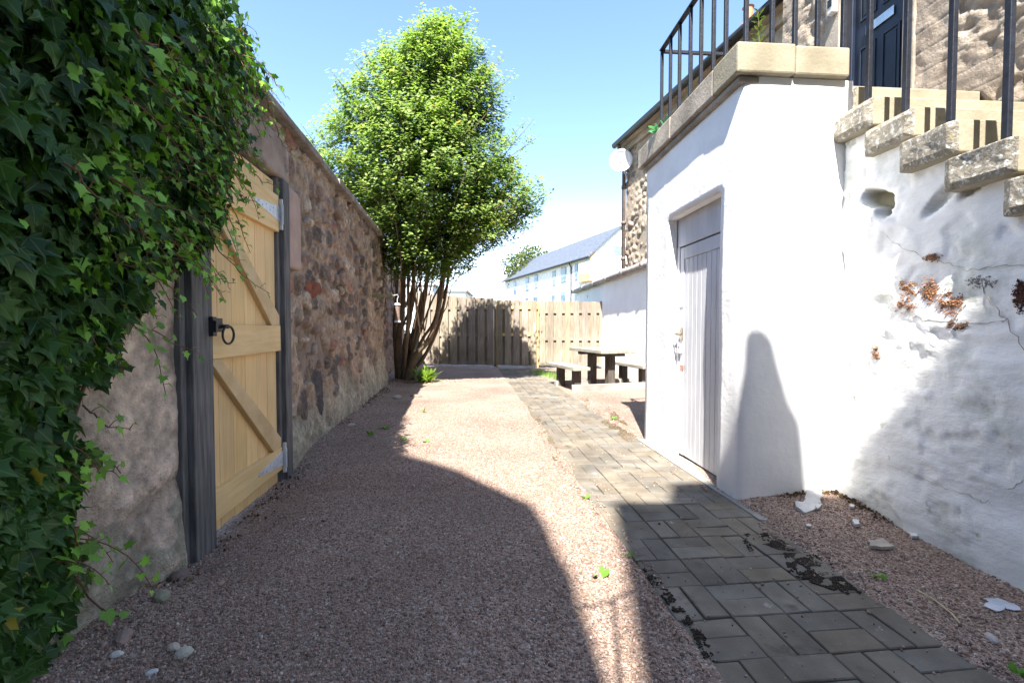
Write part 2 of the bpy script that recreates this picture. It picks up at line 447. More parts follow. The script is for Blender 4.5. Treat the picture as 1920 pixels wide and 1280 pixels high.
# block path: basket-weave pairs of concrete blocks bedded in dark joints
m_joint = mat('path_joint', (0.022, 0.019, 0.015), (0.10, 0.09, 0.07), 25, 0.95, 0.4, 90)
m_block = mat('path_block', (1, 1, 1), (0.70, 0.69, 0.67), 7, 0.92, 0.5, 160, attr=True, var=(0.75, 1.2), vscale=2.2, bdist=0.004,
              spots=[((0.36, 0.35, 0.32), 9, 0.66, 0.05), ((0.07, 0.062, 0.045), 4.5, 0.60, 0.10), ((0.28, 0.27, 0.24), 75, 0.66, 0.05)])
b = MB(); base = MB()
MOD = 0.212; W5 = MOD * 4 / 2
base.box(-W5 - 0.004, W5 + 0.004, -1.0, 12.15, -0.05, 0.003)
def block(x0, x1, y0, y1, h, tilt, col):
    e = 0.0032; z = [h + tilt[0] * a + tilt[1] * c for a, c in ((-1, -1), (1, -1), (1, 1), (-1, 1))]
    v = [(x0, y0, -.04), (x1, y0, -.04), (x1, y1, -.04), (x0, y1, -.04)]
    v += [(x0, y0, z[0] - e), (x1, y0, z[1] - e), (x1, y1, z[2] - e), (x0, y1, z[3] - e)]
    v += [(x0 + e, y0 + e, z[0]), (x1 - e, y0 + e, z[1]), (x1 - e, y1 - e, z[2]), (x0 + e, y1 - e, z[3])]
    f = []
    for k in (0, 4): f += [(k + i, k + (i + 1) % 4, k + 4 + (i + 1) % 4, k + 4 + i) for i in range(4)]
    f.append((8, 9, 10, 11)); b.add(v, f, col)
for j in range(-5, 57):
    for i in range(4):
        cx, cy = -W5 + i * MOD, j * MOD
        for q in range(2):
            jn = random.choice((0.0006, 0.0010, 0.0022, 0.0042))
            if (i + j) % 2: x0, x1, y0, y1 = cx, cx + MOD, cy + q * MOD / 2, cy + (q + 1) * MOD / 2
            else: x0, x1, y0, y1 = cx + q * MOD / 2, cx + (q + 1) * MOD / 2, cy, cy + MOD
            k = random.gauss(0.172, 0.014); w = random.uniform(-0.008, 0.008)
            block(x0 + jn, x1 - jn, y0 + jn, y1 - jn, 0.011 + random.gauss(0, 0.0016), (random.gauss(0, 0.001), random.gauss(0, 0.001)),
                  (k + 0.010 + w, k * 0.92, k * 0.74 - w))
path = base.build('path', m_joint, frame=PT)
tag(path, kind='structure')
pb = b.build('path_block_paving', m_block, parent=path)
m_conc = mat('old_concrete', (0.25, 0.235, 0.21), (0.33, 0.315, 0.285), 7, 0.92, 0.5, 60, var=(0.8, 1.15), spots=[((0.09, 0.08, 0.06), 7, 0.64, 0.06)])
b = MB(); q0 = AX.w(-0.02, -0.12, 0); b.prism([tuple(AX.w(0.02, 1.55, 0)[:2]), tuple(AX.w(0.16, 0.30, 0)[:2]), tuple(AX.w(0.02, -0.02, 0)[:2]), tuple(AX.w(0.03, -0.30, 0)[:2]), tuple(PT.w(W5 + 0.006, 2.5, 0)[:2]), tuple(PT.w(W5 + 0.006, 4.40, 0)[:2])], -0.05, 0.014)
tag(b.build('concrete_apron', m_conc, bevel=0.004), kind='structure')

# ------------------------------------------------------------------ rubble walls
PAL_L = [((0.29, 0.21, 0.165), 4), ((0.34, 0.27, 0.20), 4), ((0.23, 0.17, 0.135), 4), ((0.12, 0.105, 0.095), 2.2), ((0.17, 0.14, 0.12), 2.6), ((0.28, 0.15, 0.11), 1.4), ((0.42, 0.35, 0.28), 2.4)]
def rubble(us, vs, cell, seed, pal, mortar, jw, relief, asp=1.5, dark=0.45, stamps=(), render=None, low=None):
    """heights and colours of a rubble face over a grid (u along, v up)"""
    gg = np.random.default_rng(seed)
    U, Vv = np.meshgrid(us, vs); P = np.stack([U, Vv, np.zeros_like(U) + seed], -1)
    wu = U + 0.035 * fbm(P * 5, 4); wv = Vv + 0.035 * fbm(P * 5 + 31, 4)
    nu = int((us[-1] - us[0]) / (cell * asp)) + 3; nv = int((vs[-1] - vs[0]) / cell) + 3
    pts = np.array([(us[0] - cell + (i + 0.5 * (j % 2) + gg.uniform(-.38, .38)) * cell * asp, vs[0] - cell + (j + gg.uniform(-.35, .35)) * cell) for j in range(nv) for i in range(nu)])
    n = len(pts); sz = gg.uniform(0.75, 1.3, n)
    f1 = np.full(U.size, 9.0); f2 = np.full(U.size, 9.0); idx = np.zeros(U.size, int)
    A = np.stack([wu.ravel() / asp, wv.ravel()], 1); B = pts / np.array([asp, 1])
    for s in range(0, len(A), 20000):
        d = np.cbrt((np.abs(A[s:s + 20000, None] - B[None]) ** 3).sum(-1)) / sz
        i1 = np.argmin(d, 1); r = np.arange(len(d)); m1 = d[r, i1]; d[r, i1] = 99; f1[s:s + 20000] = m1; f2[s:s + 20000] = d.min(1); idx[s:s + 20000] = i1
    gap = (f2 - f1).reshape(U.shape); idx = idx.reshape(U.shape)
    w = jw * (0.6 + 1.2 * (0.5 + fbm(P * 2.2 + 9, 3)))
    if low is not None: w = w * (1 + low * (1 - sstep(0.7, 1.6, Vv)))
    st = sstep(w * 0.6, w * 0.95 + 0.006, gap)
    pc = np.array([c for c, _ in pal]); pw = np.array([q for _, q in pal], float); pw /= pw.sum()
    sc = pc[gg.choice(len(pc), n, p=pw)] * gg.uniform(0.8, 1.2, (n, 1)); sh = gg.uniform(0.35, 1.0, n)
    fine = 0.6 * fbm(P * 13, 4) + 0.7 * fbm(P * 31 + 5, 2); mid = fbm(P * 5 + 50, 3)
    tl = gg.normal(0, 0.55, (n, 2)); dU = (wu - pts[idx, 0]) / (cell * asp); dV = (wv - pts[idx, 1]) / cell
    face = sh[idx] + 0.5 * (tl[idx, 0] * dU + tl[idx, 1] * dV)
    H = st * face * relief + relief * 0.55 * fine * (0.5 + 0.5 * st) + relief * 0.3 * mid
    Cm = np.array(mortar)[None, None] * (1 + 0.25 * fine + 0.15 * mid)[..., None]
    deep = np.clip((1 - st) * sstep(0.1, 0.5, fbm(P * 3 + 77, 2) + 0.15), 0, 1)      # joints washed out deep
    H = H - deep * relief * 0.9
    Cm = Cm * (1 - dark * deep)[..., None]
    Cs = sc[idx] * (1 + 0.55 * fine + 0.3 * mid)[..., None]
    C = Cm * (1 - st)[..., None] + Cs * st[..., None]
    C = C * (1 + 0.35 * fbm(P * 1.1 + 91, 3))[..., None]
    if render is not None:
        rm, rc = render(U, Vv, P)
        H = H * (1 - rm) + rm * relief * (0.75 + 0.45 * mid + 0.30 * fine)
        C = C * (1 - rm)[..., None] + (np.array(rc) * (1 + 0.45 * fine[..., None] + 0.40 * mid[..., None])) * rm[..., None]
    for (su, sv, ru, rv, cc, hh) in stamps:
        q = ((wu - su) / ru) ** 2 + ((wv - sv) / rv) ** 2 + 0.5 * fbm(P * 6 + su, 3)
        k = 1 - sstep(0.75, 1.05, q)
        C = C * (1 - k)[..., None] + np.array(cc) * (1 + 0.3 * fine[..., None]) * k[..., None]
        H = H * (1 - k) + k * (relief * 0.25 * hh * np.sqrt(np.clip(1.15 - q, 0, 1)) + relief * (0.30 + 0.40 * fine))
    return H, np.clip(C, 0.01, 0.9)

GATE_L = WL.px(350, 800)[1]; GATE_R = WL.px(537, 800)[1]; GATE_TOP = 2.175
WTOP = 2.62
def wl_render(U, Vv, P):
    n = fbm(P * 1.6 + 5, 4)
    left = (1 - sstep(GATE_L - 0.05, GATE_L + 0.05, U)) * sstep(-0.12, 0.14, n + 0.12)      # old lime render left of the gate
    foot = (1 - sstep(0.25, 0.6, Vv + 0.35 * n)) * 0.85
    m = np.maximum(left * sstep(0.2, 0.5, Vv + 0.2 * n), foot)
    c = np.where((foot > left * 0.9)[..., None], np.array((0.33, 0.31, 0.245)), np.array((0.50, 0.41, 0.335)))
    return m, c
def stp(px_, py_, w, h, c, hh=1.0):
    q = WL.px(px_, py_); return (q[1], q[2], w / 2, h / 2, c, hh)
DK = (0.085, 0.08, 0.08)
stamps = [stp(600, 738, .26, .46, DK, 1.0), stp(572, 762, .20, .30, (0.12, .10, .09)), stp(592, 543, .50, .15, (0.22, 0.085, 0.058), 1.2), stp(632, 700, .18, .24, (0.13, .115, .105)), stp(655, 655, .16, .18, (0.12, .105, .10)),
          stp(672, 645, .2, .16, (0.11, .095, .09)), stp(690, 660, .24, .18, (0.14, .12, .11)), stp(688, 625, .28, .16, (0.25, .15, .11))]
m_rub = mat('rubble_stone', (1.5, 1.5, 1.46), (1.2, 1.17, 1.12), 30, 0.92, 1.0, 55, attr=True, var=(0.76, 1.22), vscale=14, spec=0.2, bdist=0.03,
            spots=[((0.17, 0.13, 0.115), 4.2, 0.62, 0.10), ((0.50, 0.44, 0.37), 7, 0.66, 0.08), ((0.16, 0.17, 0.10), 9, 0.71, 0.08)])
m_rubd = mat('wall_core', (0.2, 0.16, 0.13), (0.28, 0.22, 0.18), 8, 0.95, 0.5, 40)
wall = thing('garden_wall', 'old pinkish rubble stone wall along the left with ivy over its near end', 'wall', WL.P, WL.ang)
S0, S1 = -6.2, WL.px(727, 640)[1]
def wall_face(us, vs, cell=0.18, seed=5):
    H, C = rubble(us, vs, cell, seed, PAL_L, (0.335, 0.262, 0.205), 0.050, 0.032, 1.5, 0.62, stamps, wl_render, low=0.9)
    return H, C
us = np.concatenate([np.arange(S0, -4.6, 0.06), np.arange(-4.6, GATE_L, 0.016), [GATE_L], np.arange(GATE_L + 0.016, GATE_R, 0.03), [GATE_R], np.arange(GATE_R + 0.010, S1 - 0.008, 0.010), [S1]])
vs = np.concatenate([np.arange(-0.16, GATE_TOP, 0.0125), [GATE_TOP], np.arange(GATE_TOP + 0.0125, WTOP - 0.008, 0.0125), [WTOP]])
H, C = wall_face(us, vs)
w = MB(); w.grid((0, 0, 0), (0, 1, 0), (0, 0, 1), us, vs, skip=lambda u, v: GATE_L < u < GATE_R and v < GATE_TOP)
# batter out at the foot, and stones rolled back at the far end
gd = np.minimum(np.abs(w.v[0][:, 1] - GATE_L), np.abs(w.v[0][:, 1] - GATE_R)); Hf = np.where(w.v[0][:, 2] < GATE_TOP + 0.05, 0.02 + (H.ravel() - 0.02) * sstep(0.0, 0.12, gd), H.ravel())
w.v[0][:, 0] = Hf - 0.02 + 0.05 * sstep(0.02, 0.12, gd) * (1 - sstep(0.0, 0.5, w.v[0][:, 2])) * (0.7 + 0.6 * fbm(w.v[0] * 3, 2)) - 0.10 * sstep(S1 - 0.12, S1, w.v[0][:, 1]) ** 2
w.c[0] = C.reshape(-1, 3)
w.build('stone_face', m_rub, wall, smooth=False, recalc=False)
c = MB()
for (a, b_, z0, z1) in ((S0, GATE_L, -.06, WTOP), (GATE_R, S1 - 0.03, -.06, WTOP), (GATE_L + 0.001, GATE_R - 0.001, GATE_TOP, WTOP - 0.002)):
    c.box(-0.45, -0.045, a, b_, z0, z1)
c.build('wall_core', m_rubd, wall)
# coping slabs
m_cop = mat('coping_stone', (0.20, 0.175, 0.15), (0.32, 0.285, 0.245), 10, 0.92, 0.6, 50, spots=[((0.33, 0.32, 0.27), 14, 0.62, 0.06), ((0.08, 0.09, 0.05), 5, 0.64, 0.08)])
c = MB(); s = S0
while s < S1:
    L_ = random.uniform(0.45, 0.95); e = min(s + L_, S1 + 0.02); dz = random.uniform(-.008, .008); dn = random.uniform(-.015, .02)
    c.box(-0.50, 0.055 + dn, s + 0.004, e - 0.004, WTOP + 0.001, WTOP + 0.062 + dz); s = e
c.build('coping', m_cop, wall, bevel=0.012)
# lintel and dressed jamb of the gateway
m_lint = mat('dressed_sandstone', (0.29, 0.225, 0.18), (0.38, 0.305, 0.25), 6, 0.9, 0.35, 60, var=(0.7, 1.15), spots=[((0.45, 0.43, 0.38), 18, 0.68, 0.05), ((0.10, 0.09, 0.08), 3.5, 0.60, 0.12)])
c = MB(); c.box(-0.40, 0.030, GATE_L - 0.12, GATE_R + 0.06, GATE_TOP + 0.002, GATE_TOP + 0.30); c.build('lintel', m_lint, wall, bevel=0.02)
m_jamb = mat('jamb_sandstone', (0.42, 0.30, 0.25), (0.48, 0.36, 0.30), 5, 0.9, 0.35, 60, var=(0.8, 1.1))
c = MB(); c.box(-0.40, 0.022, GATE_R + 0.062, GATE_R + 0.34, 1.55, GATE_TOP + 0.001); c.build('jamb_stone', m_jamb, wall, bevel=0.02)

# low wall carrying on in the tree's shade beyond the first one
wall2 = MB(); 
us = np.arange(S1 + 0.02, S1 + 4.8, 0.04); vs = np.arange(-0.06, 2.64, 0.04)
H, C = rubble(us, vs, 0.2, 12, PAL_L, (0.27, 0.2, 0.16), 0.1, 0.05, 1.4, 0.6)
wall2.grid((-0.22, 0, 0), (0, 1, 0), (0, 0, 1), us, vs); wall2.v[0][:, 0] += H.ravel(); wall2.c[0] = C.reshape(-1, 3)
wall2.box(-0.6, -0.25, S1 + 0.02, S1 + 4.75, -.06, 2.61, col=(0.2, 0.16, 0.13))
wo = wall2.build('garden_wall', m_rub, frame=WL, smooth=False)
tag(wo, 'shaded set-back stretch of rubble wall behind the bushy tree trunks', 'wall')

# ------------------------------------------------------------------ gate in the left wall
m_postw = mat('weathered_post_wood', (0.075, 0.075, 0.076), (0.175, 0.170, 0.165), 7, 0.75, 0.5, 30, stretch=(6, 6, 0.5), var=(0.75, 1.2))
m_pine = mat('new_pine_board', (0.72, 0.49, 0.21), (0.82, 0.62, 0.33), 5, 0.62, 0.15, 26, stretch=(9, 9, 0.55), var=(0.88, 1.1), vscale=2, ramp=(0.3, 0.7),
             attr=True, spots=[((0.36, 0.19, 0.065), 7.0, 0.69, 0.05)])
m_pineh = mat('new_pine_rail', (0.70, 0.47, 0.20), (0.80, 0.60, 0.31), 5, 0.6, 0.15, 26, stretch=(9, 0.6, 9), var=(0.88, 1.1), vscale=2, ramp=(0.3, 0.7),
              spots=[((0.33, 0.17, 0.06), 8.0, 0.69, 0.05)])
m_pineb = mat('new_pine_brace', (0.55, 0.385, 0.19), (0.66, 0.50, 0.28), 5, 0.6, 0.15, 26, stretch=(9, 1.1, 1.5), var=(0.85, 1.1), vscale=3, spots=[((0.16, 0.12, 0.06), 4.0, 0.66, 0.08)])
m_galv = mat('galvanised_steel', (0.52, 0.55, 0.60), (0.68, 0.70, 0.73), 30, 0.42, 0.05, 90, metal=0.35, spec=0.5)
m_iron = mat('black_iron', (0.012, 0.012, 0.014), (0.03, 0.03, 0.032), 30, 0.5, 0.2, 120, spec=0.4)
g0 = WL.px(383, 800)[1]; g1 = WL.px(521, 800)[1]; gz0, gz1 = -0.045, 2.14
for (y0, y1, xo, lb) in ((WL.px(333, 900)[1], g0 - 0.006, 0.055, 'dark weathered post at the latch side of the new timber gate, partly under ivy'),
                         (g1 + 0.008, WL.px(537, 800)[1] + 0.004, 0.045, 'dark weathered post at the hinge side of the new timber gate')):
    p = MB(); d_ = (y1 - y0)
    if d_ > 0.12:
        p.box(-0.12, xo, y0 + 0.045, y1, -0.16, GATE_TOP - 0.002); p.box(-0.12, xo - 0.03, y0, y0 + 0.0445, -0.16, GATE_TOP - 0.003)
    else: p.box(-0.12, xo, y0, y1, -0.16, GATE_TOP - 0.002)
    tag(p.build('gate_post', m_postw, frame=WL, bevel=0.005), lb, 'gate post', 'posts of the timber gate')
gate = thing('garden_gate', 'new pale timber ledged and braced gate in the stone wall', 'gate', WL.w(0, (g0 + g1) / 2, 0), WL.ang)
gw = g1 - g0; hw = gw / 2
bd = MB(); nb = 6
for i in range(nb):
    a = -hw + gw * i / nb; b2 = -hw + gw * (i + 1) / nb; k = random.uniform(0.86, 1.10)
    bd.box(-0.030, -0.006, a + 0.0015, b2 - 0.0015, gz0 + random.uniform(0, .012) - 0.02 * (i / nb), gz1, col=(k, k * random.uniform(.95, 1.0), k * random.uniform(.86, 1.0)))
bd.build('board_panel', m_pine, gate, bevel=0.003)
rz = {}
for nm, pyl, pyr in (('top', None, (372, 438)), ('mid', None, (610, 657)), ('low', None, (838, 880))):
    rz[nm] = (WL.px(521, pyr[1])[2], WL.px(521, pyr[0])[2])
for nm in rz:
    r_ = MB(); r_.box(-0.0055, 0.030, -hw + 0.002, hw - 0.002, rz[nm][0], rz[nm][1]); r_.build('rail', m_pineh, gate, bevel=0.004)
def brace(za, zb):
    wdt = 0.115; A_ = np.array([-hw + 0.06, za]); B_ = np.array([hw - 0.075, zb])
    hvert = wdt * 0.75
    poly = [(-0.0052, -hw + 0.01, za), (-0.0052, -hw + 0.01 + wdt * 1.05, za), (-0.0052, hw - 0.01, zb + 0.07), (-0.0052, hw - 0.01, zb), (-0.0052, hw - 0.01 - wdt * 1.2, zb)]
    x = MB(); x.extr(poly, (0.032, 0, 0)); x.build('brace', m_pineb, gate, bevel=0.003)
brace(rz['top'][0] - 0.001, rz['mid'][1] + 0.001); brace(rz['mid'][0] - 0.001, rz['low'][1] + 0.001)
for nm in ('top', 'low'):
    zc = (rz[nm][0] + rz[nm][1]) / 2; h = MB()
    h.extr([(0.0302, hw + 0.004, zc + 0.055), (0.0302, hw + 0.004, zc - 0.055), (0.0302, hw - 0.40, zc - 0.012), (0.0302, hw - 0.415, zc), (0.0302, hw - 0.40, zc + 0.012)], (0.004, 0, 0))
    ho = h.build('hinge', m_galv, gate)
    q = MB(); q.box(0.030, 0.05, hw + 0.0045, hw + 0.024, zc - 0.11, zc + 0.11); q.tube([(0.052, hw + 0.004, zc - 0.07), (0.052, hw + 0.004, zc + 0.07)], 0.009, 8)
    for k in range(6):
        yy = hw - 0.05 - k * 0.06; zb_ = zc + (0.02 if k % 2 else -0.015) * (1 - k / 7); bo = MB(); bo.tube([(0.034, yy, zb_), (0.038, yy, zb_)], 0.006, 8); bo.build('bolt', m_galv, ho)
    q.build('hinge_plate', m_galv, ho)
lz = WL.px(400, 612)[2]; la = MB(); ly = -hw + 0.10
la.box(0.0302, 0.036, ly - 0.035, ly + 0.035, lz - 0.03, lz + 0.045); la.tube([(0.034, ly, lz), (0.085, ly, lz)], 0.011, 8)
la.box(0.036, 0.047, -hw - 0.01, ly + 0.02, lz - 0.004, lz + 0.016)
lo = la.build('latch', m_iron, gate, bevel=0.002)
la = MB(); rr = 0.048
la.tube([(0.08 + 0.006 * math.sin(a), ly + rr * math.sin(a), lz - rr * 0.95 + rr * math.cos(a)) for a in np.linspace(0, 2 * math.pi, 25)], 0.0062, 8, cap=False)
la.build('ring_handle', m_iron, lo, smooth=True)
la = MB(); la.box(0.056, 0.078, -hw - 0.05, -hw - 0.012, lz - 0.05, lz + 0.05); la.box(0.078, 0.092, -hw - 0.05, -hw - 0.030, lz - 0.03, lz + 0.03)
la.build('keeper', m_iron, gate, bevel=0.003)

# ------------------------------------------------------------------ white porch block (with its door) and outside stair
m_white = mat('white_masonry_paint', (0.88, 0.88, 0.875), (0.82, 0.82, 0.82), 5, 0.85, 0.7, 16, var=(0.93, 1.03), vscale=2, bdist=0.006,
              spots=[((0.50, 0.49, 0.47), 7, 0.72, 0.06)])
m_stairw = mat('old_white_render', (0.88, 0.88, 0.87), (0.79, 0.79, 0.78), 6, 0.88, 0.7, 15, stretch=(1, 0.8, 1.6), var=(0.90, 1.03), vscale=2.5, bdist=0.007,
               spots=[((0.52, 0.54, 0.48), 3.4, 0.53, 0.18), ((0.40, 0.40, 0.33), 8, 0.62, 0.10), ((0.28, 0.20, 0.12), 18, 0.74, 0.04)])
m_ledge = mat('cream_sandstone', (0.23, 0.20, 0.140), (0.30, 0.268, 0.20), 5, 0.85, 0.4, 50, var=(0.8, 1.1), spots=[((0.16, 0.15, 0.09), 5, 0.62, 0.12), ((0.42, 0.37, 0.26), 9, 0.66, 0.06)])
m_lichen = mat('lichened_stone', (0.21, 0.185, 0.145), (0.31, 0.28, 0.225), 14, 0.95, 1.0, 45, var=(0.75, 1.2), bdist=0.02,
               spots=[((0.52, 0.51, 0.47), 42, 0.53, 0.07), ((0.10, 0.095, 0.08), 16, 0.62, 0.06), ((0.36, 0.30, 0.08), 5, 0.71, 0.04)])
m_doorw = mat('grey_white_door_paint', (0.52, 0.53, 0.57), (0.60, 0.61, 0.64), 4, 0.55, 0.1, 40, stretch=(5, 5, 0.6), var=(0.9, 1.05), spots=[((0.30, 0.27, 0.24), 13, 0.75, 0.03)])
m_dark = mat('dark_gap', (0.02, 0.02, 0.02), rough=0.9)
porch = thing('porch', 'white painted porch block with a plank door under a railed landing', 'porch', AX.P, AX.ang)
PL, PX = 1.575, 0.70; DY0, DY1, DZ, REC = 0.235, 1.075, 1.975, 0.075
def dsp(p, a=0.010):
    q = p * 2.2; return a * np.stack([fbm(q, 3), fbm(q + 40, 3), fbm(q + 80, 3) * 0.4], -1)
b = MB(); gs = lambda a, c, n: np.linspace(a, c, n)
ys = np.concatenate([gs(0, DY0, 6), gs(DY0, DY1, 16)[1:], gs(DY1, PL, 12)[1:]]); zs = np.concatenate([gs(-.05, DZ, 40), gs(DZ, 2.585, 12)[1:]])
b.grid((0, 0, 0), (0, 1, 0), (0, 0, 1), ys, zs, skip=lambda u, v: DY0 < u < DY1 and v < DZ)
rs = gs(0, REC, 4)
b.grid((0, DY0, 0), (1, 0, 0), (0, 0, 1), rs, zs[zs <= DZ + 1e-6]); b.grid((0, DY1, 0), (1, 0, 0), (0, 0, 1), rs, zs[zs <= DZ + 1e-6])
b.grid((0, 0, DZ), (1, 0, 0), (0, 1, 0), rs, ys[(ys >= DY0 - 1e-6) & (ys <= DY1 + 1e-6)])
xs = gs(0, PX, 18)
b.grid((0, 0, 0), (1, 0, 0), (0, 0, 1), xs, zs); b.grid((0, PL, 0), (1, 0, 0), (0, 0, 1), xs, zs)
vv = np.vstack(b.v); wv = AX.warr(vv); dd = dsp(wv)
chx = np.exp(-((vv[:, 0]) ** 2 + vv[:, 1] ** 2) / 0.0012)      # rounded outer corner
vv = vv + dd; vv[:, 0] += 0.010 * chx; vv[:, 1] += 0.010 * chx
# the foot of the corner spreads a little
b.v = [vv]; b.c = [np.vstack(b.c)]
b.build('plastered_wall', m_white, porch, smooth=True, merge=0.0005, bevel=0)
b = MB(); b.box(REC + 0.09, 0.25 + REC, DY0 - 0.05, DY1 + 0.05, -.05, DZ + 0.05); b.build('dark_backing', m_dark, porch)  # near-black box: the dark behind the door gaps put into its colour
# ledge slabs
b = MB(); OV = 0.06
b.box(-OV, 0.30, -0.045, 0.2495, 2.586, 2.765); b.box(0.3035, 0.645, -0.04, 0.2495, 2.587, 2.76)
b.build('front_ledge', m_ledge, porch, bevel=0.012)
m_ledge2 = mat('grey_sandstone', (0.25, 0.215, 0.175), (0.36, 0.315, 0.26), 6, 0.9, 0.5, 45, var=(0.75, 1.15), spots=[((0.12, 0.105, 0.09), 5, 0.62, 0.1)])
b = MB(); b.box(-OV + 0.002, 0.30, 0.25, 0.92, 2.5865, 2.763); b.box(-OV, 0.30, 0.924, PL + 0.09, 2.586, 2.765)
b.box(-OV + 0.03, 0.1, -0.01, PL + 0.04, 2.545, 2.5858)
b.build('side_ledge', m_ledge2, porch, bevel=0.012)
b = MB(); b.box(0.301, 1.52, 0.2505, PL + 0.05, 2.50, 2.69); b.build('landing_floor', m_ledge2, porch)
# wooden door
pd = MB(); DB = REC + 0.012; nbd = 9; dz1 = 1.735; fy0, fy1 = DY0 + 0.004, DY1 - 0.05
for i in range(nbd):
    a = fy0 + 0.07 + (fy1 - fy0 - 0.14) * i / nbd; c2 = fy0 + 0.07 + (fy1 - fy0 - 0.14) * (i + 1) / nbd
    pd.box(DB + 0.006, DB + 0.03, a + 0.0025, c2 - 0.0025, 0.03, dz1 - 0.10)
pd.box(DB, DB + 0.035, fy0, fy0 + 0.0685, 0.035, dz1); pd.box(DB, DB + 0.035, fy1 - 0.0685, fy1, 0.03, dz1); pd.box(DB + 0.001, DB + 0.034, fy0 + 0.0687, fy1 - 0.0687, dz1 - 0.098, dz1 - 0.001)
pdo = pd.build('plank_door', m_doorw, porch, bevel=0.003)
pd = MB(); pd.box(DB - 0.004, DB + 0.03, DY0 + 0.002, DY1 - 0.002, dz1 + 0.012, DZ + 0.01); pd.box(DB - 0.006, DB + 0.05, fy1 + 0.006, DY1 + 0.01, 0, dz1 + 0.0115)
pd.build('door_frame', m_doorw, porch, bevel=0.003)
m_brass = mat('aged_brass', (0.25, 0.21, 0.15), (0.35, 0.31, 0.24), 30, 0.4, metal=0.8)
ky = AX.px(1258, 625, REC)[1]; kz = AX.px(1258, 625, REC)[2]; ky = min(ky, fy1 - 0.035)
pd = MB(); pd.box(DB - 0.006, DB, ky - 0.025, ky + 0.025, kz - 0.05, kz + 0.05); pd.tube([(DB - 0.004, ky, kz), (DB - 0.05, ky, kz)], 0.010, 8); pd.tube([(DB - 0.05, ky + 0.01, kz), (DB - 0.052, ky - 0.09, kz - 0.006)], [0.010, 0.008], 8)
pd.build('door_handle', m_brass, pdo, smooth=False, bevel=0.002)
pd = MB(); pd.box(DB - 0.004, DB, ky - 0.02, ky + 0.025, kz - 0.16, kz - 0.09); pd.tube([(DB - 0.012, ky, kz - 0.10), (DB - 0.012, ky, kz - 0.16)], 0.018, 8); pd.build('padlock', m_galv, pdo, bevel=0.002)
pd = MB(); pd.box(DB - 0.005, DB, ky - 0.03, ky + 0.04, kz + 0.22, kz + 0.25); pd.build('hasp', m_galv, pdo, bevel=0.002)
m_red = mat('worn_red_sticker', (0.55, 0.20, 0.12), (0.62, 0.42, 0.34), 40, 0.7)
pd = MB(); sz_ = AX.px(1262, 686, REC)[2]; pd.box(DB - 0.0025, DB, ky - 0.05, ky + 0.02, sz_ - 0.018, sz_ + 0.018); pd.build('sticker', m_red, pdo)

stair = thing('stone_staircase', 'outside stone stair on a cracked white rendered wall, rising to the landing', 'staircase', AX.P, AX.ang)
SX = 0.655
steps = []
for k in range(-1, 11):
    zt = 2.36 - 0.1665 * k; yf = -0.265 - 0.235 * k
    if k == -1: zt, yf = 2.545, -0.015
    steps.append((k, zt, yf))
for (k, zt, yf) in steps:
    b = MB(); jx = random.uniform(-.012, .012); th = 0.15 + random.uniform(-.004, .008)
    xe = 0.595 + jx if k >= 0 else 0.705
    yb = yf + 0.30 if k >= 0 else 0.249
    ztt = zt - 0.0007 * k
    n = 7; ny, nz, nx = 8, 6, 4
    # end face: rough hewn; the rest is dressed
    y_ = np.linspace(yf, yb, 9); z_ = np.linspace(zt - th, ztt, 6)
    b.grid((xe, 0, 0), (0, 1, 0), (0, 0, 1), y_, z_)
    e = b.v[0]; rg = fbm(np.stack([e[:, 1] * 9 + k * 3, e[:, 2] * 9, e[:, 0]], 1), 3)
    inside = ((np.abs(e[:, 1] - (yf + yb) / 2) < (yb - yf) / 2 - 0.001) & (np.abs(e[:, 2] - (zt - th / 2)) < th / 2 - 0.001))
    e[:, 0] += np.where(inside, -0.012 + 0.016 * rg, 0.006 + 0.008 * rg)
    nmi = len(b.f)
    xr = 1.52
    for (p, q) in (((yf, zt - th), (yf, ztt)), ((yf, ztt), (yb, ztt)), ((yb, ztt), (yb, zt - th)), ((yb, zt - th), (yf, zt - th))):
        if p[0] == q[0]:
            ids = [j * 9 + (0 if p[0] == yf else 8) for j in range(6)]
            if p[1] > q[1]: ids = ids[::-1]
        else:
            ids = [(5 if p[1] == ztt else 0) * 9 + i for i in range(9)]
            if p[0] > q[0]: ids = ids[::-1]
        pts_ = e[ids]; far = pts_.copy(); far[:, 0] = xr
        m_ = len(ids); b.add(np.vstack([pts_, far]), [(i, i + 1, m_ + i + 1, m_ + i) for i in range(m_ - 1)], mi=1)
    so = b.build('step', [m_lichen, m_ledge], stair, merge=0.0003)
    bv = so.modifiers.new('bevel', 'BEVEL'); bv.width = 0.008; bv.segments = 2; bv.limit_method = 'ANGLE'; bv.angle_limit = R(45)
# stair side wall: render following the undersides of the steps
HOLE = AX.px(1645, 372, SX); H2 = AX.px(1770, 365, SX)
b = MB(); ys = np.arange(-3.0, 0.008, 0.015); zs = np.arange(-0.05, 2.41, 0.015)
def under(y):
    best = 2.40
    for (k, zt, yf) in steps:
        if yf - 0.02 <= y <= yf + 0.30: best = min(best, zt - 0.05)
    if y < steps[-1][2]: best = steps[-1][1] - 0.2
    return best
un = {round(float(y), 4): under(y) for y in (ys[:-1] + ys[1:]) / 2}
b.grid((SX, 0, 0), (0, 1, 0), (0, 0, 1), ys, zs, skip=lambda u, v: v > un[round(float(u), 4)])
vv = b.v[0]; wv = AX.warr(vv)
rel = 0.012 * fbm(wv * 2.5, 4) + 0.006 * fbm(wv * np.array([4, 4, 14]), 3)
lump = 0.03 * sstep(0.2, 0.6, fbm(wv * 1.4 + 20, 2)) * sstep(0.9, 1.5, vv[:, 2])
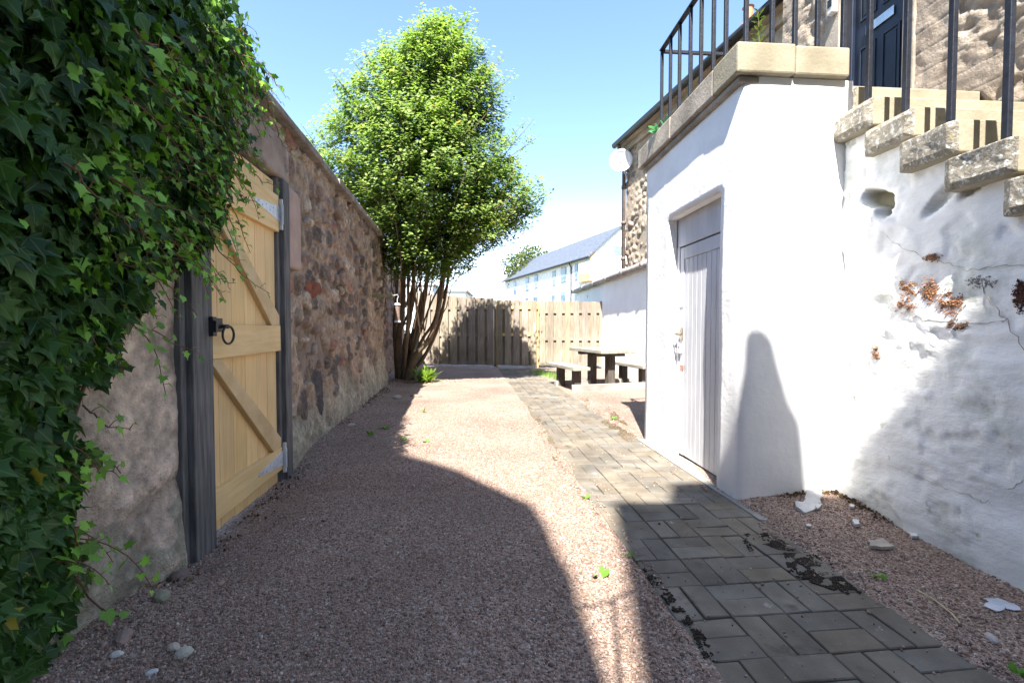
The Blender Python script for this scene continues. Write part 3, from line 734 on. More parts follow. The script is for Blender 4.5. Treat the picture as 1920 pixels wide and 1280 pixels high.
fl = sstep(0.02, 0.07, fbm(wv * np.array([3.2, 3.2, 3.8]) + 70, 4)); fl2 = sstep(0.20, 0.24, fbm(wv * np.array([6, 6, 6]) + 30, 4))
vv[:, 0] -= rel + lump + 0.04 * (1 - sstep(0.0, 0.35, vv[:, 2])) + 0.004 * (fl - 1) - 0.006 * fl2
q = fbm(wv * 7 + 3, 3)
def hole_mask(y, z, c, ry, rz, rot):
    a, d_ = y - c[1], z - c[2]; ca, sa = math.cos(rot), math.sin(rot); u, t = a * ca + d_ * sa, -a * sa + d_ * ca
    return 1 - sstep(0.75, 1.05, (u / ry) ** 2 + (t / rz) ** 2 + 0.45 * q)
def soft_mask(y, z, c, ry, rz, rot):
    a, d_ = y - c[1], z - c[2]; ca, sa = math.cos(rot), math.sin(rot); u, t = a * ca + d_ * sa, -a * sa + d_ * ca
    return 0.45 * (1 - sstep(0.4, 1.5, (u / ry) ** 2 + (t / rz) ** 2 + 0.4 * q))
hm = np.maximum.reduce([hole_mask(vv[:, 1], vv[:, 2], HOLE, 0.11, 0.055, 0.5), hole_mask(vv[:, 1], vv[:, 2], HOLE + np.array([0, -0.05, -0.05]), 0.05, 0.075, 0.2),
                        soft_mask(vv[:, 1], vv[:, 2], H2, 0.13, 0.030, -0.62), soft_mask(vv[:, 1], vv[:, 2], AX.px(1840, 335, SX), 0.10, 0.026, -0.62),
                        hole_mask(vv[:, 1], vv[:, 2], AX.px(1578, 300, SX), 0.035, 0.10, 0.0)])
vv[:, 0] += hm * (0.075 + 0.05 * q)
st_c = np.ones((len(vv), 3)); hole_c = np.array((0.30, 0.27, 0.18)) * (1 + 0.9 * fbm(wv * 16, 3)[:, None]) / 0.85
dirt = np.clip((1 - sstep(0.02, 0.40, vv[:, 2] + 0.35 * fbm(wv * 3.5 + 11, 4))) * 0.42 + 0.30 * fl2 * sstep(-0.2, 0.4, fbm(wv * 1.3, 3)) + 0.30 * sstep(0.25, 0.5, fbm(wv * np.array([5, 5, 3.0]) + 90, 5)) * (1 - sstep(0.9, 1.5, vv[:, 2])), 0, 1)
st_c = st_c * (1 - dirt[:, None]) + np.array((0.58, 0.58, 0.49)) * dirt[:, None]
b.c[0] = st_c * (1 - hm[:, None]) + np.clip(hole_c, 0.04, 1) * hm[:, None]
mm = m_stairw; nt = mm.node_tree; at = nt.nodes.new('ShaderNodeAttribute'); at.attribute_name = 'Col'
bs = nt.nodes['Principled BSDF']; src = bs.inputs['Base Color'].links[0].from_socket
mu = nt.nodes.new('ShaderNodeMix'); mu.data_type = 'RGBA'; mu.blend_type = 'MULTIPLY'; mu.inputs['Factor'].default_value = 1
nt.links.new(src, mu.inputs['A']); nt.links.new(at.outputs['Color'], mu.inputs['B']); nt.links.new(mu.outputs['Result'], bs.inputs['Base Color'])
b.build('rendered_side_wall', m_stairw, stair, smooth=True, recalc=False)
b = MB()
for (k, zt, yf) in steps: b.box(SX + 0.12, 1.5, yf + 0.05, yf + 0.29, -.05, zt - 0.155)
b.build('stair_core', m_rubd, stair)
# cracks in the render: fine dark lines
m_crack = mat('crack', (0.20, 0.16, 0.125), (0.42, 0.37, 0.31), 40, 0.95)
b = MB()
def crack(pl, w=0.004):
    P = [AX.px(x, y, SX) for x, y in pl]; pts_ = []
    for a, c2 in zip(P[:-1], P[1:]):
        for t in np.linspace(0, 1, 6)[:-1]: pts_.append(a + (c2 - a) * t)
    pts_.append(P[-1]); out = []
    for p in pts_:
        p = p + np.array([0, random.gauss(0, .005), random.gauss(0, .005)]); ww = AX.w(*p)[None]
        r0 = float((0.012 * fbm(ww * 2.5, 4) + 0.006 * fbm(ww * np.array([4, 4, 14]), 3) + 0.03 * sstep(0.2, 0.6, fbm(ww * 1.4 + 20, 2)) * sstep(0.9, 1.5, p[2]) + 0.04 * (1 - sstep(0.0, 0.35, p[2])))[0])
        out.append((p[0] - r0 - 0.0005, p[1], p[2]))
    b.tube(out, [w * random.uniform(0.15, 0.65) for _ in out], 4)
crack([(1920, 498), (1860, 500), (1812, 506), (1770, 492), (1700, 470), (1660, 442)], .003)
crack([(1920, 655), (1885, 600), (1850, 560), (1838, 525)], .004)
crack([(1885, 600), (1850, 606), (1790, 604), (1730, 598), (1700, 590), (1665, 552), (1630, 540)], .003)
crack([(1628, 570), (1618, 620), (1595, 650), (1586, 700), (1590, 780)], .002); crack([(1920, 900), (1890, 915)], .003)
crack([(1700, 880), (1760, 910), (1830, 935), (1860, 942)], .002)
b.build('crack', m_crack, stair)

# ------------------------------------------------------------------ iron railings
m_rail = mat('black_rail_paint', (0.006, 0.008, 0.014), (0.014, 0.017, 0.028), 30, 0.55, 0.25, 60, spec=0.3, spots=[((0.30, 0.32, 0.36), 55, 0.75, 0.03)])
RW = 0.024
def post(parent, x, y, z0, z1, w_=RW):
    b = MB(); b.box(x - w_ / 2, x + w_ / 2, y - w_ / 2, y + w_ / 2, z0, z1); b.build('baluster', m_rail, parent, bevel=0.003)
rail = thing('iron_railing', 'black iron railing round the landing on top of the white porch', 'railing', AX.P, AX.ang)
RZ = 3.52; lx = 0.035
for p in (1360, 1337, 1314, 1294, 1274, 1257, 1241): post(rail, lx, AX.px(p, 150, lx)[1], 2.764, RZ - 0.002)
for xx in (lx, 0.20, 0.345, 0.49): post(rail, xx, 0.035, 2.758, RZ - 0.002)
yend = AX.px(1241, 150, lx)[1]
b = MB(); b.box(lx - 0.02, lx + 0.02, 0.0155, yend + 0.012, RZ, RZ + 0.012); b.build('top_rail', m_rail, rail)
b = MB(); b.box(lx + 0.0205, PX + 0.02, 0.0155, 0.055, RZ + 0.001, RZ + 0.013); b.build('top_rail', m_rail, rail)
b = MB(); b.box(lx + 0.0205, 1.30, yend - 0.012, yend + 0.012, RZ - 0.02, RZ + 0.004); b.build('top_rail', m_rail, rail)
post(rail, 0.30, yend, 2.69, RZ - 0.021)
post(rail, 0.62, yend, 2.69, RZ - 0.021); post(rail, 0.95, yend, 2.69, RZ - 0.021)
srail = thing('iron_railing', 'black iron railing running up the outside stone stair', 'railing', AX.P, AX.ang)
sp_ = []
for k in range(0, 9):
    zt = 2.36 - 0.1665 * k; yf = -0.265 - 0.235 * k; yy = yf + 0.085
    post(srail, 0.64, yy, zt - 0.01, zt + 0.92, 0.026); sp_.append((yy, zt + 0.92))
post(srail, 0.655, 0.03, 2.54, 3.52, 0.026)
b = MB(); b.bar((0.64, sp_[-1][0] - 0.05, sp_[-1][1] - 0.03), (0.64, 0.06, 3.53), 0.04, 0.012); b.build('hand_rail', m_rail, srail)

# ------------------------------------------------------------------ houses on the right
m_house = mat('house_rubble', (1, 1, 1), (0.80, 0.78, 0.76), 20, 0.92, 0.6, 40, attr=True, var=(0.85, 1.12), vscale=6)
PAL_H = [((0.36, 0.28, 0.21), 4), ((0.40, 0.33, 0.26), 4), ((0.30, 0.22, 0.17), 3), ((0.26, 0.225, 0.19), 2), ((0.42, 0.32, 0.23), 2)]
m_slate = mat('slate_roof', (0.09, 0.10, 0.12), (0.16, 0.17, 0.19), 12, 0.7, 0.3, 40)
m_gutter = mat('black_gutter', (0.015, 0.016, 0.02), (0.03, 0.03, 0.035), 12, 0.45)
m_fascia = mat('weathered_fascia', (0.30, 0.25, 0.20), (0.40, 0.34, 0.28), 8, 0.8, stretch=(4, .5, 4))
fh = thing('stone_house', 'buff rubble stone house with dark eaves beyond the white porch', 'house', FH.P, FH.ang)
EZ = 5.22; FN = -6.6
us = np.append(np.arange(FN, -2.6, 0.06), np.arange(-2.6, 0.001, 0.02)); vs = np.append(np.arange(-0.05, 1.5, 0.08), np.arange(1.5, EZ - 0.05, 0.025))
H, C = rubble(us, vs, 0.15, 21, PAL_H, (0.42, 0.345, 0.265), 0.07, 0.026, 1.5, 0.5)
b = MB(); b.grid((0, 0, 0), (0, 1, 0), (0, 0, 1), us, vs); b.v[0][:, 0] -= H.ravel(); b.c[0] = C.reshape(-1, 3)
b.build('stone_face', m_house, fh, smooth=True, recalc=False)
b = MB(); b.box(0.02, 6, FN, -0.001, -.05, EZ - 0.05, col=(0.36, 0.30, 0.23)); 
b.extr([(0.02, -0.001, EZ - 0.05), (6, -0.001, EZ - 0.05), (3, -0.001, EZ + 1.9)], (0, FN, 0), col=(0.36, 0.30, 0.23)); b.build('wall', m_house, fh)
b = MB(); b.extr([(-0.18, 0.12, EZ), (-0.18, 0.12, EZ + 0.05), (3, 0.12, EZ + 2.10), (6.2, 0.12, EZ + 0.05), (6.2, 0.12, EZ), (3, 0.12, EZ + 2.0)], (0, FN - 0.12, 0)); b.build('roof', m_slate, fh)
b = MB(); b.box(-0.17, 0.05, FN, 0.10, EZ - 0.06, EZ - 0.004); b.box(-0.055, -0.01, FN, 0.0, EZ - 0.20, EZ - 0.061); b.build('soffit', m_fascia, fh)
b = MB(); b.tube([(-0.23, FN, EZ - 0.01), (-0.23, 0.14, EZ - 0.01)], 0.065, 10); b.build('gutter', m_gutter, fh, smooth=True)
b = MB(); b.tube([(-0.22, -0.06, EZ - 0.06), (-0.20, -0.06, EZ - 0.16), (-0.075, -0.04, EZ - 0.32), (-0.075, -0.04, 0.0)], 0.042, 10)
for zz in (4.2, 3.4, 2.6): b.tube([(-0.075, -0.04, zz), (-0.075, -0.04, zz + 0.07)], 0.055, 10)
b.build('downpipe', mat('brown_pipe', (0.10, 0.08, 0.07), (0.16, 0.13, 0.115), 9, 0.6), fh, smooth=True)
m_terra = mat('terracotta', (0.45, 0.20, 0.10), (0.52, 0.27, 0.15), 12, 0.8)
cp = FH.loc(D(1403, 70, 7.2)); 
b = MB(); q = FH.loc(D(1403, 15, 6.9)); q2 = FH.loc(D(1403, 48, 6.9)); b.tube([(q[0], q[1], q2[2] - 0.4), (q[0], q[1], q2[2])], [0.12, 0.12], 10); b.tube([(q[0], q[1], q2[2]), (q[0], q[1], q[2] - 0.02), (q[0], q[1], q[2])], [0.075, 0.065, 0.085], 12)
b.build('chimney_pot', m_terra, fh)
def dish(px_, py_, Yd, diam, lb, tilt=12, turn=30, mount=None):
    P = D(px_, py_, Yd); t = thing('satellite_dish', lb, 'satellite dish', P); v = []; f = []
    n, rgs = 28, 6
    for i in range(rgs + 1):
        r_ = diam / 2 * i / rgs
        for j in range(n):
            a = 2 * math.pi * j / n; v.append((r_ * math.cos(a), 0.30 * r_ * r_ / (diam / 2) * -1 + 0.06, r_ * 0.95 * math.sin(a)))
    for i in range(rgs):
        for j in range(n): f.append((i * n + j, i * n + (j + 1) % n, (i + 1) * n + (j + 1) % n, (i + 1) * n + j))
    M = Matrix.Rotation(R(turn), 4, 'Z') @ Matrix.Rotation(R(tilt), 4, 'X')
    v = [tuple(M @ Vector(q)) for q in v]
    b = MB(); b.add(v, f); o = b.build('reflector', m_dishw, t, smooth=True); so = o.modifiers.new('solid', 'SOLIDIFY'); so.thickness = 0.006
    b = MB(); b.tube([tuple(M @ Vector(q)) for q in ((0, 0.03, -diam * 0.47), (0, -diam * 0.42, -diam * 0.30), (0, -diam * 0.48, -diam * 0.16))], 0.010, 6); b.tube([tuple(M @ Vector(q)) for q in ((0, -diam * 0.50, -diam * 0.18), (0, -diam * 0.44, -diam * 0.12))], 0.024, 8)
    b.build('feed_arm', m_galv, t)
    b = MB(); m0 = Vector(mount) - Vector(P) if mount is not None else Vector((0.2, 0.2, -0.2))
    b.tube([tuple(M @ Vector((0, 0.05, 0))), (m0.x * 0.4, m0.y * 0.4, -0.05), tuple(m0)], 0.018, 8); b.build('bracket', m_galv, t)
m_dishw = mat('white_dish', (0.72, 0.73, 0.75), (0.66, 0.67, 0.69), 8, 0.5)
dish(1164, 301, 10.15, 0.50, 'round white satellite dish on the corner of the stone house', 8, -12, FH.w(-0.03, -0.12, 4.35))

nh = thing('stone_house', 'near house wall of worn ashlar with a dark blue door above the stair', 'house', NH.P, NH.ang)
NY1 = NH.px(1470, 60)[1]; DA = NH.px(1697, 100)[1]; DBk = NH.px(1580, 100)[1]; LZ = 2.70; DT = 4.72
us = np.concatenate([np.arange(-2.2, DA, 0.02), [DA], np.arange(DA + 0.04, DBk, 0.05), [DBk], np.arange(DBk + 0.025, NY1, 0.025)]); vs = np.concatenate([np.arange(2.0, DT, 0.0121), [DT], np.arange(DT + .03, 6.2, 0.05)])
def ashlar(us, vs):
    U, W_ = np.meshgrid(us, vs); P = np.stack([U, W_, 0 * U], -1)
    row = np.floor((W_ - 2.0) / 0.145); fr = (W_ - 2.0) / 0.145 - row; off = (row * 0.37) % 1
    cx = U / 0.62 + off; fc = cx - np.floor(cx)
    j = np.minimum(np.minimum(fr, 1 - fr) * 0.145, np.minimum(fc, 1 - fc) * 0.62 + 0.004)
    joint = 1 - sstep(0.0015, 0.006, j)
    wear = sstep(0.0, 0.35, fbm(P * 2.6 + 3, 4)); fine = fbm(P * 16, 4)
    pit = sstep(0.12, 0.4, fbm(P * 6.5 + 40, 4))
    H = 0.02 - 0.003 * joint * (1 - wear) - 0.020 * pit * (0.3 + wear) + wear * (-0.010 + 0.030 * fine) + 0.008 * fine
    tone = vnoise(np.stack([row * 3.1, np.floor(cx) * 5.7, 0 * U], -1))
    C = np.array((0.36, 0.30, 0.24)) * (1 + 0.08 * tone + 0.35 * fine * (0.4 + wear) + 0.2 * fbm(P * 1.2 + 60, 3))[..., None] * (1 - 0.42 * joint * (1 - 0.85 * wear))[..., None]
    return H, C
m_ash = mat('worn_ashlar', (1, 1, 1), (0.72, 0.70, 0.68), 9, 0.92, 0.9, 22, attr=True, var=(0.85, 1.12), vscale=6, bdist=0.02)
H, C = ashlar(us, vs); b = MB(); b.grid((0, 0, 0), (0, 1, 0), (0, 0, 1), us, vs, skip=lambda u, v: DA < u < DBk and v < DT)
b.v[0][:, 0] -= H.ravel(); b.c[0] = C.reshape(-1, 3); b.build('stone_face', m_ash, nh, smooth=True, recalc=False)
b = MB()
for (y0, y1, z0, z1) in ((-2.2, DA, -.05, 6.2), (DBk, NY1 - 0.001, -.05, 6.2), (DA, DBk, DT, 6.199), (DA, DBk, -.05, LZ - 0.05)): b.box(0.012, 0.6, y0, y1, z0, z1, col=(0.36, 0.29, 0.22))
b.box(0.6, 3.2, -2.2, NY1 - 0.002, -.05, 6.198, col=(0.36, 0.29, 0.22)); b.build('wall', m_house, nh)
b = MB(); b.extr([(-0.25, -2.3, 6.2), (-0.25, -2.3, 6.26), (1.6, -2.3, 7.5), (3.4, -2.3, 6.26), (3.4, -2.3, 6.2)], (0, NY1 + 2.45, 0)); b.build('roof', m_slate, nh)
b = MB(); b.box(-0.035, 0.10, DBk + 0.004, DBk + 0.17, LZ, DT + 0.1); b.box(-0.035, 0.10, DA - 0.10, DA - 0.004, LZ, DT + 0.1); b.build('door_surround', m_ledge2, nh, bevel=0.01)
m_navy = mat('navy_door_paint', (0.007, 0.012, 0.026), (0.011, 0.018, 0.036), 6, 0.38, spec=0.35)
m_slot = mat('steel_letterbox', (0.55, 0.58, 0.62), (0.65, 0.67, 0.70), 12, 0.25, metal=0.9)
b = MB(); b.box(0.03, 0.10, DBk - 0.06, DBk - 0.001, LZ, DT); b.box(0.03, 0.10, DA + 0.001, DA + 0.05, LZ, DT); b.box(0.031, 0.099, DA + 0.05, DBk - 0.06, DT - 0.06, DT - 0.001); b.build('door_frame', m_navy, nh, bevel=0.006)
b = MB(); da, db = DA + 0.052, DBk - 0.062; b.box(0.06, 0.10, da, db, LZ + 0.03, DT - 0.062)
dwid = db - da
for (z0, z1) in ((LZ + 0.15, 3.40), (3.62, 4.55)):
    for (y0, y1) in ((da + dwid * 0.10, da + dwid * 0.44), (da + dwid * 0.56, da + dwid * 0.90)):
        for (e, xx) in ((0, 0.0595), ): 
            b.box(xx - 0.008, xx + 0.0002, y0, y0 + 0.018, z0, z1); b.box(xx - 0.008, xx + 0.0002, y1 - 0.018, y1, z0, z1); b.box(xx - 0.0078, xx + 0.0002, y0 + 0.0182, y1 - 0.0182, z0, z0 + 0.018); b.box(xx - 0.0078, xx + 0.0002, y0 + 0.0182, y1 - 0.0182, z1 - 0.018, z1)
            b.box(xx - 0.005, xx + 0.0001, y0 + 0.035, y1 - 0.035, z0 + 0.035, z1 - 0.035)
ndo = b.build('front_door', m_navy, nh, bevel=0.003)
lb0 = NH.px(1626, 58, 0.06); lb1 = NH.px(1679, 18, 0.06); zc = (lb0[2] + lb1[2]) / 2
b = MB(); b.box(0.046, 0.0505, lb1[1], lb0[1], zc - 0.035, zc + 0.035); b.build('letterbox', m_slot, ndo, bevel=0.003)
m_kb = mat('grey_key_safe', (0.5, 0.52, 0.52), (0.6, 0.62, 0.62), 20, 0.4)
kq = NH.px(1567, 12, -0.035); b = MB(); b.box(-0.09, -0.036, kq[1] - 0.035, kq[1] + 0.035, kq[2] - 0.07, kq[2] + 0.07)
ks = thing('key_safe', 'small grey key safe on the stone surround left of the blue door', 'key safe', NH.w(0, 0, 0), NH.ang); b.build('case', m_kb, ks, bevel=0.01)
b = MB(); b.box(-0.095, -0.0902, kq[1] - 0.024, kq[1] + 0.024, kq[2] - 0.012, kq[2] + 0.055); b.build('dial_cover', m_iron, ks, bevel=0.002)

# low white outhouse
m_white2 = mat('white_outhouse_paint', (0.86, 0.86, 0.85), (0.80, 0.80, 0.80), 6, 0.85, 0.5, 18, var=(0.93, 1.03))
oh = thing('outhouse', 'low white outhouse with a grey gutter behind the picnic table', 'outhouse', SH.P, SH.ang)
b = MB(); ys = np.arange(-1.4, 6.9, 0.08); zs = np.append(np.arange(-.05, 2.2, 0.08), 2.24)
b.grid((0, 0, 0), (0, 1, 0), (0, 0, 1), ys, zs); vv = b.v[0]; vv[:, 0] += 0.012 * fbm(vv * 2.4, 3)
b.build('wall_face', m_white2, oh, smooth=True, recalc=False)
b = MB(); b.prism([(0.02, -1.39), (0.12, -1.39), (0.12, 2.35), (2.6, 2.35), (2.6, 6.85), (0.02, 6.85)], -.05, 2.235); b.build('wall', m_white2, oh)
m_pant = mat('grey_tile', (0.22, 0.205, 0.20), (0.32, 0.30, 0.29), 10, 0.8, 0.3, 30)
b = MB(); b.prism([(-0.06, -1.42), (0.13, -1.42), (0.13, 2.34), (2.65, 2.34), (2.65, 6.95), (-0.06, 6.95)], 2.245, 2.285); b.build('roof', m_slate, oh)
b = MB()
b.tube([(-0.10, -1.42, 2.262), (-0.10, 7.0, 2.262)], 0.062, 10)
for k in range(7): yy = -0.9 + k * 1.25; b.tube([(-0.10, yy - 0.07, 2.262), (-0.10, yy + 0.07, 2.262)], 0.076, 10)
b.build('gutter', m_pant, oh, smooth=True)
dish(1112, 556, 13.6, 0.38, 'small pale satellite dish on the outhouse just above the fence', 5, 20, SH.w(0.0, 5.4, 1.9))

# ------------------------------------------------------------------ timber fence across the end
m_oldw = mat('weathered_fence_board', (0.20, 0.170, 0.132), (0.31, 0.27, 0.215), 6, 0.85, 0.3, 30, attr=True, stretch=(7, 7, 0.6), var=(0.78, 1.15), vscale=2, spots=[((0.16, 0.12, 0.08), 7, 0.72, 0.04)])
m_newr = mat('new_fence_rail', (0.62, 0.42, 0.15), (0.70, 0.50, 0.22), 6, 0.7, stretch=(1, 8, 8))
FA = np.array([-2.75, 12.95, 0]); FB = np.array([2.46, 11.95, 0]); fdir = (FB - FA) / np.linalg.norm(FB - FA)
fang = math.degrees(math.atan2(fdir[0], fdir[1])); FE = Frame(FA, fang)      # local y along the fence, local x towards the camera
def fpx(x, y=620): return FE.px(x, y)
def fence(name, lb, x0, x1, topl, topr, rails, pitch, bw, newrail=False, cat='fence', handle=False):
    t = thing(name, lb, cat, FE.w(0, x0, 0), FE.ang); L_ = x1 - x0
    top = lambda y: topl + (topr - topl) * y / L_
    f_ = MB(); k_ = MB(); n = int(round(L_ / pitch)); pt_ = L_ / n
    for i in range(n):
        c0 = (i + 0.5) * pt_; w2 = bw / 2; q = random.uniform(0.82, 1.15); cc = (q, q * random.uniform(.95, 1.0), q * random.uniform(.88, 1.02))
        f_.box(0.0225, 0.042, max(0, c0 - w2), min(L_, c0 + w2), 0.05 + random.uniform(0, .02), top(c0) + random.uniform(-.012, .012), col=cc)
        q = random.uniform(0.8, 1.1)
        if i < n - 1:
            k_.box(-0.042, -0.0225, c0 + pt_ / 2 - w2 * 0.9, c0 + pt_ / 2 + w2 * 0.9, 0.06, top(c0) - 0.015, col=(q, q * .97, q * .92))
    f_.build('front_board', m_oldw, t, bevel=0.003); k_.build('back_board', m_oldw, t)
    for z in rails:
        r_ = MB(); r_.box(-0.022, 0.022, 0.01, L_ - 0.01, z - 0.04, z + 0.04); r_.build('rail', m_newr if newrail else m_oldw, t)
    for yy in (-0.001, L_ - 0.049):
        p = MB(); p.box(-0.09, -0.0425, yy, yy + 0.05, -0.05, top(yy) - 0.03); p.build('fence_post', m_newr if newrail else m_oldw, t)
    return t
xg0, xg1, xr1 = fpx(929)[1], fpx(1009)[1], np.linalg.norm(FB - FA)
fence('slatted_fence', 'grey slatted fence panel left of the fence gate, behind the tree', 0, xg0 - 0.006, 2.05, 1.86, (1.62, 0.88, 0.12), 0.265, 0.19)
fg = fence('fence_gate', 'slatted fence gate with fresh yellow rails at the end of the path', xg0, xg1, 1.83, 1.80, (1.62, 0.89), 0.245, 0.165, True, 'gate')
b = MB(); q = FE.px(1003, 612); b.box(0.043, 0.05, q[1] - xg0 - 0.02, q[1] - xg0 + 0.02, q[2] - 0.14, q[2] + 0.10); b.build('latch_plate', m_dishw, fg)
fence('slatted_fence', 'brown slatted fence panel right of the fence gate, meeting the outhouse', xg1 + 0.006, xr1, 1.80, 1.745, (1.50, 0.78, 0.12), 0.236, 0.15)

# ------------------------------------------------------------------ picnic table
m_pic = mat('weathered_table_timber', (0.20, 0.185, 0.15), (0.33, 0.31, 0.265), 6, 0.85, 0.3, 30, stretch=(5, 0.6, 5), var=(0.8, 1.15), spots=[((0.26, 0.27, 0.10), 4, 0.62, 0.1)])
m_picl = mat('dark_table_leg', (0.05, 0.042, 0.036), (0.11, 0.095, 0.08), 7, 0.85, 0.3, 30, stretch=(6, 6, 0.6))
m_picg = mat('grey_table_beam', (0.22, 0.205, 0.185), (0.32, 0.30, 0.275), 6, 0.85, 0.3, 30, stretch=(0.6, 5, 5))
PC = G(1144, 731); pic = thing('picnic_table', 'heavy grey timber picnic table with two built-in benches on the gravel', 'picnic table', PC, -16)
b = MB()
for i in range(4): b.box(-0.32 + i * 0.16, -0.32 + i * 0.16 + 0.155, -0.28, 1.05, 0.645, 0.70)
b.build('table_top', m_pic, pic, bevel=0.006)
for y0, y1 in ((-0.06, 0.08), (0.66, 0.80)):
    b = MB(); b.box(-0.25, 0.25, y0, y1, 0.585, 0.644); b.build('cross_batten', m_picl, pic, bevel=0.004)
for yy in (0.0, 0.70):
    b = MB(); b.box(-0.065, 0.065, yy - 0.06, yy + 0.08, 0, 0.5845); b.build('leg', m_picl if yy > 0.1 else m_picl, pic, bevel=0.006)
    b = MB(); b.box(-0.75, 0.75, yy - 0.059 - 0.0, yy + 0.05, 0.0, 0.105) if yy > 0.1 else b.box(-0.75, 0.75, yy - 0.10, yy - 0.061, 0.0, 0.125)
    b.build('ground_beam', m_picg, pic, bevel=0.006)
for sx in (-0.64, 0.64):
    b = MB(); b.box(sx - 0.15, sx - 0.003, -0.24, 1.0, 0.37, 0.425); b.box(sx + 0.003, sx + 0.15, -0.24, 1.0, 0.37, 0.425); b.build('bench_seat', m_pic, pic, bevel=0.006)
    for yy in (-0.02, 0.68):
        b = MB(); b.box(sx - 0.062, sx + 0.062, yy - 0.058, yy + 0.07, 0, 0.3695); b.build('bench_leg', m_picl, pic, bevel=0.006)

# ------------------------------------------------------------------ bird feeder on the wall
bf = WL.px(737, 553, 0.30); bt = thing('bird_feeder', 'small tube bird feeder hanging from a wooden arm on the stone wall', 'bird feeder', WL.w(0, bf[1], 0), WL.ang)
m_arm = mat('green_stained_arm', (0.16, 0.17, 0.09), (0.30, 0.27, 0.15), 9, 0.8)
zA = WL.px(735, 553, 0.3)[2]
b = MB(); b.box(-0.02, 0.30, -0.025, 0.025, zA - 0.03, zA + 0.02); b.build('arm', m_arm, bt, bevel=0.004)
b = MB(); b.tube([(0.30, 0, zA), (0.37, 0, zA + 0.015), (0.38, 0, zA - 0.02), (0.365, 0, zA - 0.05), (0.365, 0, zA - 0.13)], 0.006, 6); b.build('hook', m_galv, bt)
m_seed = mat('seed_in_tube', (0.15, 0.105, 0.085), (0.28, 0.20, 0.17), 60, 0.35, spec=0.5)
b = MB(); b.tube([(0.365, 0, zA - 0.15), (0.365, 0, zA - 0.39)], 0.038, 16); b.build('seed_tube', m_seed, bt, smooth=False)
b = MB(); b.tube([(0.365, 0, zA - 0.12), (0.365, 0, zA - 0.15)], [0.038, 0.05], 16); b.build('cap', m_dishw, bt)
b = MB(); b.tube([(0.365, 0, zA - 0.39), (0.365, 0, zA - 0.42)], 0.052, 16); b.build('tray', m_dishw, bt)

# ------------------------------------------------------------------ leaves
def oriented(normals, tips):
    z = normals / np.linalg.norm(normals, axis=1)[:, None]; y = tips - (tips * z).sum(1)[:, None] * z
    y /= np.maximum(np.linalg.norm(y, axis=1)[:, None], 1e-6); x = np.cross(y, z); return np.stack([x, y, z], 2)
def in_poly(x, y, poly):
    r = np.zeros(len(x), bool); n = len(poly)
    for i in range(n):
        (x1, y1), (x2, y2) = poly[i], poly[(i + 1) % n]
        k = ((y1 > y) != (y2 > y)) & (x < (x2 - x1) * (y - y1) / (y2 - y1 + 1e-9) + x1); r ^= k
    return r
# ivy leaf: five lobes, folded along the midrib
half = [(0.0, 0.0), (0.14, -0.13), (0.30, -0.12), (0.46, -0.04), (0.34, 0.10), (0.36, 0.24), (0.56, 0.46), (0.30, 0.50), (0.17, 0.66), (0.10, 0.84), (0.0, 1.05)]
half_b = [(0.0, 0.0), (0.12, -0.08), (0.26, -0.05), (0.37, 0.06), (0.33, 0.18), (0.34, 0.28), (0.42, 0.42), (0.30, 0.50), (0.19, 0.64), (0.11, 0.80), (0.0, 0.98)]
def ivy_template(half, fold, droop):
    ctr = [(0, 0.0), (0, 0.26), (0, 0.52)]
    ring = half[1:-1]; v = [(0, 0, 0), (0, 0.28, 0), (0, 0.55, 0)] + [(x, y, 0) for x, y in ring] + [(0, half[-1][1], 0)] + [(-x, y, 0) for x, y in ring]
    v = np.array(v, float); uv = v[:, :2].copy()
    v[:, 2] = fold * np.abs(v[:, 0]) - droop * (v[:, 1]) ** 2 - 0.25 * v[:, 0] ** 2
    n = len(ring); R_ = list(range(3, 3 + n)); T = 3 + n; L_ = list(range(4 + n, 4 + 2 * n)); f = []
    for S, sg in ((R_, 1), (L_, -1)):
        chain = S + [T]
        own = [0, 0, 0, 1, 1, 1, 2, 2, 2][:n]
        for i in range(n):
            a, b_ = chain[i], chain[i + 1]; c_ = own[i]
            f.append((c_, a, b_) if sg > 0 else (c_, b_, a))
            if i + 1 < n and own[i + 1] != c_: f.append((c_, b_, own[i + 1]) if sg > 0 else (c_, own[i + 1], b_))
        f.append((0, S[0], S[0]) if False else (2, chain[-2], T) if sg > 0 else (2, T, chain[-2]))
    f = [q for q in f if len(set(q)) == 3]
    return v, np.array(f), uv
gi = np.random.default_rng(11)
m_ivy = leaf_mat('ivy_leaf', True, 0.28, 0.42)
IVY = [(-90, -90), (395, -90), (430, 10), (452, 70), (468, 140), (456, 230), (452, 300), (436, 390), (400, 450), (335, 462), (300, 512), (262, 560), (228, 600), (212, 640), (200, 700),
       (188, 770), (150, 830), (158, 900), (130, 985), (138, 1080), (112, 1180), (80, 1290), (-90, 1290)]
def ivy_points(n):
    s = gi.uniform(-4.75, -2.1, n); z = gi.uniform(-0.02, 3.35, n)
    # how far the growth stands off the wall: shaggy, thicker higher up
    P3 = np.stack([s, z, 0 * s], 1)
    th = 0.05 + 0.20 * sstep(0.6, 2.2, z) + 0.10 * fbm(P3 * 1.7 + 4, 3) + 0.10 * sstep(2.3, 2.8, z)
    th = np.clip(th, 0.05, 0.45)
    layer = gi.random(n); off = 0.02 + th * layer
    over = z > WTOP + 0.05
    off = np.where(over, gi.uniform(-0.35, 0.22, n) * np.clip((3.40 - z) / 0.7, 0.1, 1), off)
    return s, z, off, layer
s, z, off, layer = ivy_points(60000)
W3 = WL.warr(np.stack([off, s, z], 1)); px_, py_ = pix(W3)
